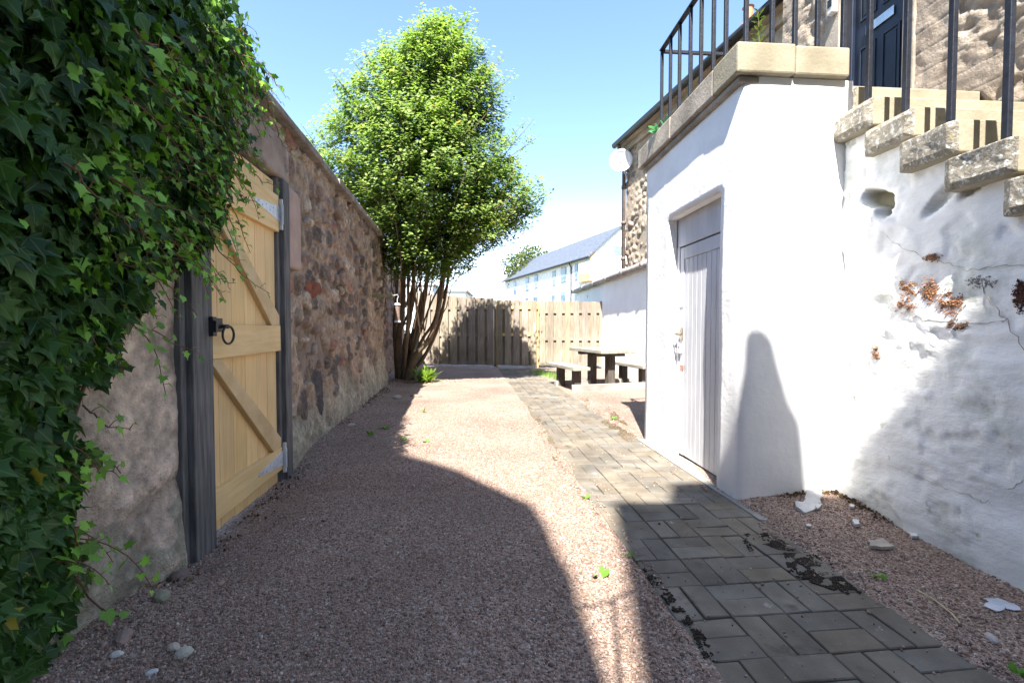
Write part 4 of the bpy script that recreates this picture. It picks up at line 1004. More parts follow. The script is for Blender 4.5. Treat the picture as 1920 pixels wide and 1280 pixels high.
jit = 8 + (30 + 30 * sstep(450, 700, py_)) * fbm(W3 * 3.2, 3) + 18 * gi.normal(size=len(s)) * (gi.random(len(s)) < 0.5)
k = in_poly(px_ + jit, py_ + 26 * fbm(W3 * 3.2 + 9, 3) + 10 * gi.normal(size=len(s)), IVY) & (W3[:, 1] > 0.55)
gapn = fbm(W3 * np.array([3, 3, 3.0]) + 13, 3)
k &= (gapn > -0.34 + 0.42 * sstep(480, 760, py_) * sstep(30, 170, px_))
s, z, off, layer, W3, px_, py_ = s[k], z[k], off[k], layer[k], W3[k], px_[k], py_[k]
# thin out evenly so leaves overlap two to three deep
tgt = 10500; sel = gi.permutation(len(s))[:tgt]
s, z, off, layer, W3, px_, py_ = s[sel], z[sel], off[sel], layer[sel], W3[sel], px_[sel], py_[sel]
n = len(s)
youngp = 0.05 + 0.55 * sstep(0.5, 0.95, layer) * sstep(80, 160, px_) * (0.5 + 0.5 * sstep(60, 140, py_))
young = gi.random(n) < youngp
size = np.where(young, gi.uniform(0.024, 0.046, n), gi.uniform(0.032, 0.078, n)) * (1 - 0.25 * sstep(300, 430, px_))
nrm = WL.n[None] * gi.uniform(0.5, 1.2, (n, 1)) + np.array([0, 0, 1]) * gi.uniform(0.05, 0.9, (n, 1)) + WL.t[None] * gi.normal(-0.15, 0.85, (n, 1)) + gi.normal(0, 0.35, (n, 3))
tip = np.array([0, 0, -1.0]) + WL.t[None] * gi.normal(0.25, 0.6, (n, 1)) + WL.n[None] * gi.normal(0.3, 0.3, (n, 1))
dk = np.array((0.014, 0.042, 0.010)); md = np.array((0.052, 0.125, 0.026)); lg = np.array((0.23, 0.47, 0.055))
u = np.clip(gi.random((n, 1)) * (0.35 + 0.65 * layer[:, None]) + 0.25 * sstep(500, 900, py_)[:, None], 0, 1.2); col = dk * (1 - u) + md * u  # inner and upper leaves darker: the growth's shade painted into leaf colour
col = np.where(gi.random((n, 1)) < 0.12, np.array((0.075, 0.16, 0.04)), col)
col = np.where(young[:, None], lg * gi.uniform(0.35, 1.1, (n, 1)), col)
col = np.where((gi.random((n, 1)) < 0.003), np.array((0.42, 0.33, 0.05)), col)
# trailing shoots
SHOOTS = [([(385, 425), (420, 480), (455, 515), (505, 552)], 0.16, 12), ([(330, 470), (395, 520), (440, 530)], 0.14, 9), ([(200, 545), (262, 600), (320, 640), (378, 668)], 0.12, 10), ([(435, 270), (470, 320), (500, 345), (530, 352)], 0.16, 7),
          ([(462, 125), (500, 190), (518, 240), (532, 275), (546, 292)], 0.10, 20), ([(450, 75), (485, 120), (512, 150), (537, 182)], -0.02, 12), ([(140, 1080), (200, 1150), (250, 1185), (305, 1192)], 0.10, 6),
          ([(150, 760), (200, 795), (242, 805)], 0.10, 5), ([(408, 0), (440, 30), (475, 58)], 0.05, 8), ([(150, 860), (190, 880), (225, 880)], 0.08, 5), ([(255, 60), (300, 100), (335, 112)], 0.40, 7), ([(130, 990), (150, 1040), (140, 1100)], .1, 6),
          ([(300, 160), (370, 215), (415, 235)], 0.34, 8), ([(390, 330), (440, 365), (480, 380)], 0.2, 8), ([(210, 330), (290, 385), (350, 400), (420, 450)], 0.30, 10), ([(120, 300), (190, 380), (250, 430)], .33, 8)]
stem = MB(); sp, sn, st_, ss, scol = [], [], [], [], []
for pl, of, nl in SHOOTS:
    P = [WL.w(*WL.px(x, y, of)) for x, y in pl]; dense = []
    for a, c_ in zip(P[:-1], P[1:]):
        for t in np.linspace(0, 1, 5)[:-1]: dense.append(a + (c_ - a) * t)
    dense.append(P[-1]); dense = [p + gi.normal(0, 0.006, 3) for p in dense]
    stem.tube(dense, [0.0034 * (1 - 0.6 * i / len(dense)) for i in range(len(dense))], 5, col=(0.16, 0.085, 0.06))
    for i in range(nl):
        t = (i + 0.6) / nl * (len(dense) - 1); a = int(min(t, len(dense) - 2)); p = dense[a] + (dense[a + 1] - dense[a]) * (t - a)
        dr = dense[a + 1] - dense[a]; dr = dr / np.linalg.norm(dr); side = (1 if i % 2 else -1)
        q = p + np.cross(dr, WL.n) * side * 0.018 + WL.n * gi.uniform(0.0, .03) + np.array([0, 0, gi.uniform(-.01, .015)])
        stem.tube([p, (p + q) / 2 + np.array([0, 0, .004]), q], [0.0016, 0.0014, 0.0012], 4, col=(0.22, 0.12, 0.07))
        sp.append(q); sn.append(WL.n * 0.8 + np.array([0, 0, 0.6]) + gi.normal(0, .3, 3)); st_.append(dr * 0.4 + np.cross(dr, WL.n) * side * 0.7 + np.array([0, 0, -0.5]))
        last = i / nl; ss.append(gi.uniform(0.034, 0.055) * (1.1 - 0.6 * last)); scol.append(lg * gi.uniform(0.35, 1.0))
# many short young shoots arching out and hanging down in front of the older leaves
cand = np.nonzero((layer > 0.55) & (px_ > 60) & (py_ > 20))[0]; wgt = 0.25 + sstep(120, 330, px_[cand]) + 0.6 * sstep(520, 800, py_[cand]); wgt = wgt / wgt.sum()
for i0 in gi.choice(cand, 95, replace=False, p=wgt):
    p = W3[i0].copy(); dv_ = WL.n * gi.uniform(0.2, 0.8) + WL.t * gi.uniform(0.0, 1.1) + np.array([0, 0, gi.uniform(-0.5, 0.5)]); dv_ /= np.linalg.norm(dv_); dense = [p.copy()]; L_ = gi.uniform(0.12, 0.38); m_ = 9
    for q_ in range(m_):
        dv_ = dv_ + np.array([0, 0, -0.20]) + gi.normal(0, .06, 3); dv_ /= np.linalg.norm(dv_); p = p + dv_ * L_ / m_; dense.append(p.copy())
    stem.tube(dense, [0.0026 * (1 - 0.6 * i / len(dense)) for i in range(len(dense))], 5, col=(0.17, 0.09, 0.055))
    nl = int(L_ / 0.032)
    for i in range(nl):
        t = (i + 0.7) / nl * m_; a = int(min(t, m_ - 1)); q = dense[a] + (dense[a + 1] - dense[a]) * (t - a); dr = dense[a + 1] - dense[a]; dr = dr / np.linalg.norm(dr); side = (1 if i % 2 else -1); cr = np.cross(dr, WL.n); cr = cr / max(np.linalg.norm(cr), 1e-3)
        e_ = q + cr * side * 0.016 + WL.n * gi.uniform(0, .02); stem.tube([q, e_], [0.0014, 0.0011], 4, col=(0.22, 0.14, 0.07))
        sp.append(e_); sn.append(WL.n * 0.6 + np.array([0, 0, 0.7]) + gi.normal(0, .4, 3)); st_.append(dr * 0.5 + cr * side * 0.7 + np.array([0, 0, -0.35])); f_ = i / nl
        ss.append(gi.uniform(0.032, 0.052) * (1.1 - 0.65 * f_)); scol.append(lg * gi.uniform(0.45, 1.15))
W3 = np.vstack([W3, sp]); nrm = np.vstack([nrm, sn]); tip = np.vstack([tip, st_]); size = np.concatenate([size, ss]); col = np.vstack([col, scol]); n = len(W3)
ivy = thing('ivy', 'thick dark green ivy with pale young leaves hanging over the left wall', 'ivy plant', WL.w(0, -4.0, 0), WL.ang)
Mi = np.array(((WL.n), (WL.t), (0, 0, 1.0))); base_p = WL.w(0, -4.0, 0)
tv1, tf1, tu1 = ivy_template(half, 0.28, 0.22); tv2, tf2, tu2 = ivy_template(half_b, 0.12, 0.38)
Vs, Fs, Cs, Us = [], [], [], []; o_ = 0; kind = gi.random(n) < 0.65
for tv, tf, tu, kk in ((tv1, tf1, tu1, kind), (tv2, tf2, tu2, ~kind)):
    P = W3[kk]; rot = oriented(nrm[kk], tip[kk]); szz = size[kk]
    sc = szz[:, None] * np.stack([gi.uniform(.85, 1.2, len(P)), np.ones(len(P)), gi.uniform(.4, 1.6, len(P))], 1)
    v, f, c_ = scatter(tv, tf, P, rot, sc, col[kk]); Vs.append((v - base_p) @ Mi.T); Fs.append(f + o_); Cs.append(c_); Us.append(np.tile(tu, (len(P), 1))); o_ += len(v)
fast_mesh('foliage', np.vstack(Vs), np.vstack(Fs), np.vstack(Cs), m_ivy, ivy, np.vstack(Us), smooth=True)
# woody stems climbing behind the leaves
m_stem = mat('ivy_stem', (0.9, 0.9, 0.9), (1.3, 1.2, 1.1), 30, 0.85, 0.5, 80, attr=True)
for i in range(46):
    s0 = gi.uniform(-4.4, -2.75); z0 = gi.uniform(0.0, 1.0); z1 = min(z0 + gi.uniform(0.8, 2.2), 2.9); pts_ = []; x = s0; o1 = gi.uniform(0.02, 0.10)
    for t in np.linspace(0, 1, 12):
        x += gi.normal(0.02, 0.035); pts_.append(WL.w(o1 * (0.4 + 0.7 * t) + gi.normal(0, .008), x, z0 + (z1 - z0) * t))
    a, c_ = pix(np.array(pts_)); ok = in_poly(a + 40, c_, IVY)
    pts_ = [p for p, q in zip(pts_, ok) if q]
    if len(pts_) > 3: stem.tube(pts_, np.linspace(gi.uniform(.003, .007), .002, len(pts_)), 6, col=np.array((0.20, 0.13, 0.08)) * gi.uniform(.5, 1.1))
stem.v = [(np.vstack(stem.v) - base_p) @ Mi.T]; stem.c = [np.vstack(stem.c)]
stem.build('stem', m_stem, ivy, smooth=True)

# ------------------------------------------------------------------ bushy evergreen tree
TY = 9.35; TC = 8.3; TB = D(765, 712, TY); TB[2] = 0
tree = thing('evergreen_tree', 'tall multi-stemmed evergreen tree with glossy leaves at the end of the stone wall', 'tree', TB)
m_bark = mat('tree_bark', (0.9, 0.9, 0.9), (1.5, 1.4, 1.25), 14, 0.9, 0.7, 40, attr=True, stretch=(3, 3, 0.6))
gt = np.random.default_rng(5); bk = MB()
STEMS = [([(750, 712), (747, 650), (752, 590), (757, 520), (765, 440), (790, 300), (815, 150), (832, 70)], 0.0, 7.5), ([(760, 714), (757, 660), (768, 600), (775, 540), (770, 470), (740, 330), (715, 200)], 0.25, 6), ([(764, 714), (775, 672), (805, 635), (822, 580), (832, 520), (838, 440), (870, 280)], -0.15, 6.5),
         ([(772, 700), (800, 660), (822, 610), (838, 540), (848, 480), (905, 448), (965, 415), (1000, 395)], 0.05, 4.5), ([(758, 712), (783, 620), (797, 550), (808, 470), (820, 330), (860, 160)], 0.35, 6), ([(754, 712), (770, 640), (782, 590), (800, 520), (795, 440), (760, 280)], 0.55, 5),
         ([(745, 710), (740, 620), (744, 540), (742, 470), (700, 350)], 0.3, 5), ([(768, 712), (790, 640), (815, 600), (826, 530), (850, 430), (930, 330)], 0.6, 4), ([(756, 712), (765, 600), (766, 500), (780, 400)], -0.2, 4.5),
         ([(775, 690), (765, 580), (790, 480), (810, 440)], .5, 3), ([(770, 655), (790, 560), (785, 500), (800, 440)], .1, 2.6), ([(745, 640), (775, 560), (800, 500)], .7, 2.5), ([(782, 640), (812, 560), (850, 500), (880, 470)], .8, 2.4), ([(750, 580), (740, 520), (735, 450)], -.1, 2.5), ([(830, 560), (850, 500), (880, 455)], .2, 2.0)]
for pl, dy, r0 in STEMS:
    P = [D(x, y, TY + (TC + 0.1 - TY) * min(1, max(0, (700 - y) / 300)) + dy * min(1, (720 - y) / 120) + 0.04 * math.sin(i * 2.1)) - TB for i, (x, y) in enumerate(pl)]
    dense = []
    for i in range(len(P) - 1):
        for t in np.linspace(0, 1, 5)[:-1]:
            p0, p1, p2, p3 = P[max(i - 1, 0)], P[i], P[i + 1], P[min(i + 2, len(P) - 1)]
            dense.append(0.5 * (2 * p1 + (p2 - p0) * t + (2 * p0 - 5 * p1 + 4 * p2 - p3) * t * t + (-p0 + 3 * p1 - 3 * p2 + p3) * t ** 3))
    dense.append(P[-1]); n_ = len(dense)
    if pl[0][1] > 699: dense[0] = dense[0] * np.array([1, 1, 0]) - np.array([0, 0, 0.05])
    rad = [r0 * 0.0080 * (1.25 - 0.95 * i / n_) * (1 + 0.12 * gt.normal()) for i in range(n_)]
    bk.tube(dense, rad, 9, col=np.array((0.115, 0.09, 0.066)) * gt.uniform(0.75, 1.2))
bk.build('trunk', m_bark, tree, smooth=True)
prof = [(48, 808, 842), (70, 770, 858), (95, 730, 880), (120, 700, 903), (170, 672, 915), (230, 640, 930), (280, 618, 955), (330, 606, 972), (370, 612, 985), (400, 640, 992), (430, 668, 975), (460, 690, 935), (485, 712, 890), (510, 728, 860), (530, 742, 835)]
pz = np.array([D(800, p[0], TC)[2] for p in prof])[::-1]; pl_ = np.array([D(p[1], p[0], TC)[0] for p in prof])[::-1]; pr_ = np.array([D(p[2], p[0], TC)[0] for p in prof])[::-1]
ncl = 5800; zc = gt.uniform(pz[0], pz[-1], ncl * 4); L0 = np.interp(zc, pz, pl_); R0 = np.interp(zc, pz, pr_)
keep = gt.random(len(zc)) < ((R0 - L0) / 3.9) ** 1.2 * 0.95; zc, L0, R0 = zc[keep][:ncl], L0[keep][:ncl], R0[keep][:ncl]; ncl = len(zc)
cx_ = (L0 + R0) / 2; hw_ = (R0 - L0) / 2 * 1.06; ang_ = gt.uniform(0, 2 * np.pi, ncl); rr_ = gt.random(ncl) ** 0.46
lumpn = 0.98 + 0.42 * fbm(np.stack([np.cos(ang_) * 2.6, np.sin(ang_) * 2.6, zc * 2.4], 1), 3)
cp_ = np.stack([cx_ + hw_ * rr_ * lumpn * np.cos(ang_), TC + 0.1 + hw_ * 0.64 * rr_ * lumpn * np.sin(ang_), zc], 1)
gapf = fbm(cp_ * 1.6 + 7, 3); keep = gapf > -0.40 + 0.06 * (zc > 5) + 0.20 * sstep(0.6, 0.95, rr_); cp_, rr_ = cp_[keep], rr_[keep]; ncl = len(cp_)
# sprigs: a twig with leaves set round it, reaching out and up
per = 26; outv = cp_ - np.stack([np.full(ncl, -1.75), np.full(ncl, TC + 0.1), cp_[:, 2] - 0.4], 1); outv /= np.linalg.norm(outv, axis=1)[:, None]
sd = outv * 0.8 + np.array([0, 0, 0.75]) + gt.normal(0, 0.35, (ncl, 3)); sd /= np.linalg.norm(sd, axis=1)[:, None]
ln = gt.uniform(0.16, 0.34, ncl) * (0.8 + 0.4 * rr_)
long_ = (gt.random(ncl) < 0.16) & (rr_ > 0.72); ln = np.where(long_, ln * gt.uniform(1.25, 1.9, ncl), ln)
sd = np.where(long_[:, None], outv * 0.9 + np.array([0, 0, 0.55]) + gt.normal(0, .15, (ncl, 3)), sd); sd /= np.linalg.norm(sd, axis=1)[:, None]
tt = gt.random((ncl, per)); base_ = cp_[:, None] + sd[:, None] * (tt * ln[:, None])[..., None]
rad_ = gt.normal(size=(ncl, per, 3)); rad_ -= (rad_ * sd[:, None]).sum(-1)[..., None] * sd[:, None]; rad_ /= np.linalg.norm(rad_, axis=-1)[..., None]
pos = base_ + rad_ * 0.035 + gt.normal(0, .022, base_.shape); tipd = rad_ * 0.9 + sd[:, None] * 0.6
nor = sd[:, None] * 0.6 - rad_ * 0.4 + np.array([-0.05, -0.45, 0.85]) + gt.normal(0, .3, rad_.shape)
pos = pos.reshape(-1, 3); rot = oriented(nor.reshape(-1, 3), tipd.reshape(-1, 3)); N_ = len(pos)
lv = np.array([(0, 0, 0), (0.27, 0.35, 0.06), (0.24, 0.68, 0.05), (0, 1.0, -0.05), (-0.24, 0.68, 0.05), (-0.27, 0.35, 0.06), (0, 0.5, -0.01)], float); lf = np.array([(0, 1, 6), (1, 2, 6), (2, 3, 6), (3, 4, 6), (4, 5, 6), (5, 0, 6)])
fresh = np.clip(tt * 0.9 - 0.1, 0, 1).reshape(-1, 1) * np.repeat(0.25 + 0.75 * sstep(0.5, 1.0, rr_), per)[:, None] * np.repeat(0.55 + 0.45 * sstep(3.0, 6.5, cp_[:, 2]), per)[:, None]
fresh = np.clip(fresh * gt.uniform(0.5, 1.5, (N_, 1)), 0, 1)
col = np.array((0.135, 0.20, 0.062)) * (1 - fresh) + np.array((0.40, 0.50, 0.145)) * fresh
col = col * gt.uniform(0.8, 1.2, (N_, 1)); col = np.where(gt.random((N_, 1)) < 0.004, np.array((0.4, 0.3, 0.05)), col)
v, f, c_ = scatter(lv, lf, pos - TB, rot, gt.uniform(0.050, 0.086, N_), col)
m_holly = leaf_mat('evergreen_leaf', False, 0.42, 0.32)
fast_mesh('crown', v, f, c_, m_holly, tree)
# brushwood: thin bare twigs inside the crown
bk = MB()
for i in range(150):
    p = cp_[gt.integers(ncl)] - TB
    if abs(p[0] - 0.15) > 1.0 or p[2] > 5.0: continue
    q = np.array([gt.normal(0.1, .3), gt.normal(0.2, .3), max(0.8, p[2] - gt.uniform(0.6, 1.4))]); q[:2] = p[:2] * 0.55 + q[:2] * 0.3
    bk.tube([q, (p + q) / 2 + gt.normal(0, .06, 3), p], [0.014, 0.010, 0.005], 5, col=(0.14, 0.10, 0.07))
for i in np.nonzero(long_)[0]: bk.tube([cp_[i] - TB - sd[i] * 0.35, cp_[i] - TB, cp_[i] - TB + sd[i] * ln[i]], [0.007, 0.006, 0.003], 4, col=(0.15, 0.11, 0.07))
bk.build('twigs', m_bark, tree)

# ------------------------------------------------------------------ small plants and litter
m_green = leaf_mat('weed_leaf', False, 0.3, 0.5)
def weed(name, lb, P, n, L_, w_, spread, col, cat='weed', group=None, up=0.7, seed=0):
    gg = np.random.default_rng(seed + int(abs(P[0]) * 1000)); b = MB()
    for i in range(n):
        a = gg.uniform(0, 2 * math.pi); el = gg.uniform(up * 0.5, min(1.5, up * 1.5)); l = L_ * gg.uniform(0.6, 1.1); d_ = np.array([math.cos(a) * math.cos(el), math.sin(a) * math.cos(el), math.sin(el)])
        sdv = np.array([-math.sin(a), math.cos(a), 0]); o = np.array([gg.normal(0, spread), gg.normal(0, spread), 0]); ww = w_ * gg.uniform(.7, 1.2)
        pts = [o, o + d_ * l * 0.45 + sdv * ww / 2, o + d_ * l * 0.45 - sdv * ww / 2, o + d_ * l * 0.8 + sdv * ww * .35 - np.array([0, 0, l * .06]), o + d_ * l * 0.8 - sdv * ww * .35 - np.array([0, 0, l * .06]), o + d_ * l - np.array([0, 0, l * 0.16])]
        b.add(pts, [(0, 1, 2), (1, 3, 4, 2), (3, 5, 4)], np.array(col) * gg.uniform(.7, 1.25))
    o = b.build(name, m_green, recalc=False); o.location = tuple(P); return tag(o, lb, cat, group)
GRP = 'small green weeds in the gravel'
for (x, y, n, L_, w_, lb) in [(1125, 1082, 3, 0.075, 0.03, 'single bright green leafy sprig on the sunlit gravel strip near the camera'), (725, 806, 7, 0.09, 0.035, 'leafy weed in the shaded gravel near the stone wall'), (697, 816, 8, 0.08, 0.03, 'low weed at the shadow edge beside the stone wall'),
                              (798, 775, 6, 0.08, 0.02, 'thin weed on the sunlit gravel below the bulge of shadow'), (800, 830, 7, 0.06, 0.025, 'pale weed on sunlit gravel left of the path middle'), (759, 828, 6, 0.06, 0.025, 'weed on sunlit gravel just past the shadow point'), (1093, 940, 5, 0.05, 0.025, 'tiny weed at the left edge of the block path'),
                              (1180, 1050, 4, 0.045, 0.02, 'weed squeezed between path edge and sunlit gravel strip'), (1650, 1092, 8, 0.055, 0.012, 'small feathery weed in the gravel below the stair wall'), (1150, 790, 9, 0.07, 0.025, 'weed on the gravel right of the path before the porch'), (820, 715, 12, 0.12, 0.02, 'wispy weed beside the tree foot'),
                              (1905, 1270, 6, 0.05, 0.02, 'weed in the bottom right corner of the gravel')]:
    P = G(x, y); P[2] = float(ground_z(np.array([P[0]]), np.array([P[1]]))[0]); weed('weed', lb, P, n, L_, w_, 0.012, (0.13, 0.27, 0.04), group=GRP)
P = D(797, 690, 9.0); P[2] = 0.0
weed('shrub', 'pale leafy sucker shoot at the foot of the tree', P, 90, 0.42, 0.06, 0.07, (0.20, 0.30, 0.05), 'shrub', up=0.9)
gr = MB(); gg = np.random.default_rng(8)
for i in range(420):
    t = gg.random(); p = G(1005 + 45 * t + gg.normal(0, 8), 698 + 14 * t + gg.normal(0, 2)); a = gg.uniform(0, 6.3); h = gg.uniform(0.05, 0.16); sd_ = np.array([math.cos(a), math.sin(a), 0]) * 0.006; le = np.array([gg.normal(0, .04), gg.normal(0, .04), h])
    gr.add([p - sd_, p + sd_, p + le], [(0, 1, 2)], np.array((0.15, 0.28, 0.05)) * gg.uniform(.7, 1.3))
tag(gr.build('grass', m_green, recalc=False), 'patch of bright grass by the path in front of the fence gate', 'grass', kind='stuff')
P = AX.w(0.15, 0.09, 2.762); o = weed('weed', 'tall wild weed growing on the corner of the porch ledge behind the railing', P, 9, 0.12, 0.022, 0.018, (0.12, 0.16, 0.06), up=1.1)
for q in range(3): pass
b = MB(); b.tube([(0, 0, 0), (0.004, 0, 0.12), (-0.006, 0, 0.27)], 0.003, 5, col=(0.2, 0.16, 0.08))
for i in range(26):
    zz = 0.05 + 0.22 * i / 26; a = i * 2.4; d_ = np.array([math.cos(a) * 0.05, math.sin(a) * 0.05, 0.03]); s_ = np.array([-math.sin(a), math.cos(a), 0]) * 0.008
    b.add([(0, 0, zz), d_ * .5 + s_ + [0, 0, zz], d_ + [0, 0, zz - .01], d_ * .5 - s_ + [0, 0, zz]], [(0, 1, 2, 3)], np.array((0.12, 0.17, 0.06)))
b.build('tall_shoot', m_green, o, recalc=False)
P = AX.w(-0.02, AX.px(1243, 232, 0)[1], 2.768); weed('weed', 'small bluish green fern clump at the far end of the porch ledge', P, 22, 0.11, 0.035, 0.04, (0.10, 0.30, 0.20), up=0.7)

m_stone = mat('loose_stone', (1, 1, 1), (0.8, 0.8, 0.8), 30, 0.9, 0.5, 60, attr=True)
def rock(name, lb, x, y, size, col, flat=0.6, seed=0, group=None, cat='stone', mtl=None):
    v, f = ico(2); v = v * (1 + 0.22 * fbm(v * 1.3 + seed * 3.7, 2)[:, None]) * np.array(size) / 2; v[:, 2] = np.maximum(v[:, 2], -size[2] * 0.25)
    b = MB(); b.add(v, f, col); o = b.build(name, mtl or m_stone, smooth=False); P = G(x, y); P[2] = float(ground_z(np.array([P[0]]), np.array([P[1]]))[0]) + size[2] * 0.2
    o.location = tuple(P); o.rotation_euler = (0, 0, seed * 1.3); return tag(o, lb, cat, group)
rock('stone', 'brownish stone resting at the foot of the latch-side gate post', 338, 1068, (0.085, 0.07, 0.07), (0.22, 0.165, 0.14), seed=1)
rock('stone', 'greenish grey stone at the foot of the wall left of the gate', 303, 1135, (0.07, 0.06, 0.05), (0.30, 0.30, 0.21), seed=2)
rock('stone', 'pale cream stone in the shaded gravel below the ivy', 345, 1232, (0.055, 0.05, 0.035), (0.5, 0.47, 0.38), seed=3)
rock('stone', 'flat pinkish stone under the trailing ivy shoot', 232, 1212, (0.09, 0.05, 0.035), (0.34, 0.25, 0.21), seed=4)
rock('stone', 'small white stone nearest the bottom left corner', 218, 1242, (0.04, 0.028, 0.02), (0.62, 0.60, 0.55), seed=5)
rock('stone', 'orange brown pebble on open gravel before the gate', 416, 1094, (0.035, 0.022, 0.018), (0.45, 0.32, 0.22), seed=6)
rock('stone', 'cream stone beside a slab of gravel under the ivy', 325, 1222, (0.05, 0.035, 0.025), (0.52, 0.44, 0.36), seed=7)
rock('stone', 'pale stone by the wall foot past the gate', 658, 803, (0.11, 0.07, 0.04), (0.45, 0.41, 0.36), seed=8)
rock('stone', 'light grey stone near the tree in the wall shadow', 745, 748, (0.17, 0.12, 0.08), (0.42, 0.40, 0.36), seed=9)
rock('stone', 'tiny white stone at the bottom edge under the ivy', 285, 1268, (0.035, 0.022, 0.02), (0.6, 0.6, 0.6), seed=10)
rock('stone', 'dark flat stone on the gravel near the tree foot', 780, 745, (0.2, 0.1, 0.05), (0.22, 0.18, 0.15), seed=12)
m_plas = mat('broken_plaster', (0.62, 0.61, 0.59), (0.50, 0.49, 0.47), 20, 0.85, 0.3, 50)
def shard(name, lb, poly, th, mtl, cat, tilt=0.0):
    P0 = np.mean([G(x, y) for x, y in poly], 0); P0[2] = float(ground_z(np.array([P0[0]]), np.array([P0[1]]))[0])
    q0 = [(G(x, y) - P0)[:2] for x, y in poly]; q = []
    for a, c_ in zip(q0, q0[1:] + q0[:1]):
        for t in (0.0, 0.34, 0.67):
            e = a + (c_ - a) * t; l = np.linalg.norm(c_ - a); q.append(np.array([e[0] + random.gauss(0, .06) * l, e[1] + random.gauss(0, .06) * l, 0.0]))
    b = MB(); b.extr(q, (0, 0, th)); o = b.build(name, mtl, bevel=0.002); o.location = (P0[0], P0[1], P0[2] + 0.004); o.rotation_euler = (tilt, 0, 0); return tag(o, lb, cat)
shard('plaster_chunk', 'largest broken white plaster piece on the gravel in the corner below the stair', [(1488, 963), (1510, 958), (1508, 947), (1530, 943), (1540, 950), (1538, 962), (1520, 973), (1508, 974)], 0.018, m_plas, 'plaster', 0.25)
shard('plaster_chunk', 'small white plaster sliver right behind the biggest white piece', [(1528, 966), (1540, 962), (1543, 966), (1532, 972)], 0.012, m_plas, 'plaster')
shard('plaster_chunk', 'white plaster crumb below the crack foot of the stair wall', [(1593, 966), (1602, 968), (1600, 973), (1592, 970)], 0.014, m_plas, 'plaster')
shard('plaster_chunk', 'white plaster crumb in the middle of the gravel wedge', [(1598, 990), (1609, 992), (1610, 999), (1600, 1001)], 0.018, m_plas, 'plaster')
shard('plaster_chunk', 'flat white crumb beside the path edge near the biggest plaster piece', [(1511, 995), (1521, 996), (1520, 1000), (1512, 999)], 0.01, m_plas, 'plaster')
shard('plaster_chunk', 'white crumb fallen close to the stair wall foot', [(1706, 1013), (1722, 1016), (1718, 1021), (1709, 1020)], 0.014, m_plas, 'plaster')
m_slab = mat('buff_flake', (0.34, 0.30, 0.25), (0.42, 0.38, 0.32), 14, 0.9, 0.4, 50)
shard('stone_flake', 'flat buff stone flake lying on the gravel below the stair wall', [(1628, 1030), (1655, 1024), (1678, 1039), (1665, 1042), (1632, 1040)], 0.016, m_slab, 'stone flake')
m_paper = mat('torn_paper', (0.60, 0.61, 0.64), (0.48, 0.50, 0.56), 30, 0.7, spots=[((0.30, 0.25, 0.24), 28, 0.66, 0.03)])
shard('paper_scrap', 'torn white printed scrap on the gravel at the right edge', [(1838, 1143), (1852, 1137), (1886, 1148), (1874, 1157)], 0.004, m_paper, 'paper')
shard('paper_scrap', 'thin clear plastic wrapper beside the printed scrap', [(1845, 1130), (1870, 1128), (1905, 1142), (1915, 1152), (1890, 1150), (1860, 1140)], 0.003, mat('clear_wrapper', (0.42, 0.46, 0.52), (0.52, 0.55, 0.6), 20, 0.25), 'wrapper')
rock('stone', 'pale pebble in the gravel near the right bottom corner', 1860, 1205, (0.06, 0.03, 0.025), (0.5, 0.45, 0.42), seed=13)
b = MB(); ps = [G(1718, 1105, 0.02), G(1750, 1122, 0.022), G(1785, 1150, 0.02), G(1800, 1168, 0.02)]; b.tube(ps, 0.0028, 6, col=(0.5, 0.42, 0.26)); tag(b.build('twig', m_stem), 'thin pale straw stalk lying on the gravel near the right edge', 'twig')

# moss and soil along the path edges and joints
gg = np.random.default_rng(21)
def tufts(polys, n, smin, smax, c0, c1, flat=0.5):
    P = []; 
    for (poly, cnt) in polys:
        xs_ = np.array([p[0] for p in poly]); ys_ = np.array([p[1] for p in poly]); k = 0
        while k < cnt:
            x = gg.uniform(xs_.min(), xs_.max(), 400); y = gg.uniform(ys_.min(), ys_.max(), 400); ok = in_poly(x, y, poly)
            nz = fbm(np.stack([x * 0.06, y * 0.12, 0 * x], 1), 4) > 0.02 + 0.12 * gg.normal(size=400)
            for a, c_ in zip(x[ok & nz], y[ok & nz]):
                P.append(G(a, c_, 0.014)); k += 1
                if k >= cnt: break
    P = np.array(P); n = len(P); s_ = gg.uniform(smin, smax, n); sc = s_[:, None] * np.array([1, 1, flat]) * gg.uniform(.6, 1.4, (n, 3))
    u = gg.random((n, 1)); return scatter(iv, if_, P, np.tile(np.eye(3), (n, 1, 1)), sc, np.array(c0) * (1 - u) + np.array(c1) * u)
m_moss = mat('dry_moss', (1, 1, 1), (0.6, 0.6, 0.6), 90, 0.95, 0.6, 120, attr=True)
v, f, c_ = tufts([([(1470, 1035), (1530, 1040), (1570, 1075), (1615, 1110), (1590, 1115), (1520, 1090), (1480, 1075)], 2200), ([(1395, 1000), (1440, 998), (1480, 1020), (1500, 1035), (1460, 1030), (1410, 1012)], 700), ([(1390, 1010), (1400, 1008), (1420, 1040), (1412, 1042)], 60),
                  ([(1205, 1060), (1235, 1085), (1265, 1120), (1300, 1165), (1290, 1175), (1250, 1130), (1210, 1080)], 260), ([(1290, 1165), (1320, 1190), (1345, 1240), (1320, 1235)], 160)], 0, 0.0022, 0.0055, (0.018, 0.012, 0.009), (0.05, 0.034, 0.022))
tag(fast_mesh('moss', v, f, c_, m_moss), 'dark crumbly moss over the near path blocks', 'moss', kind='stuff')
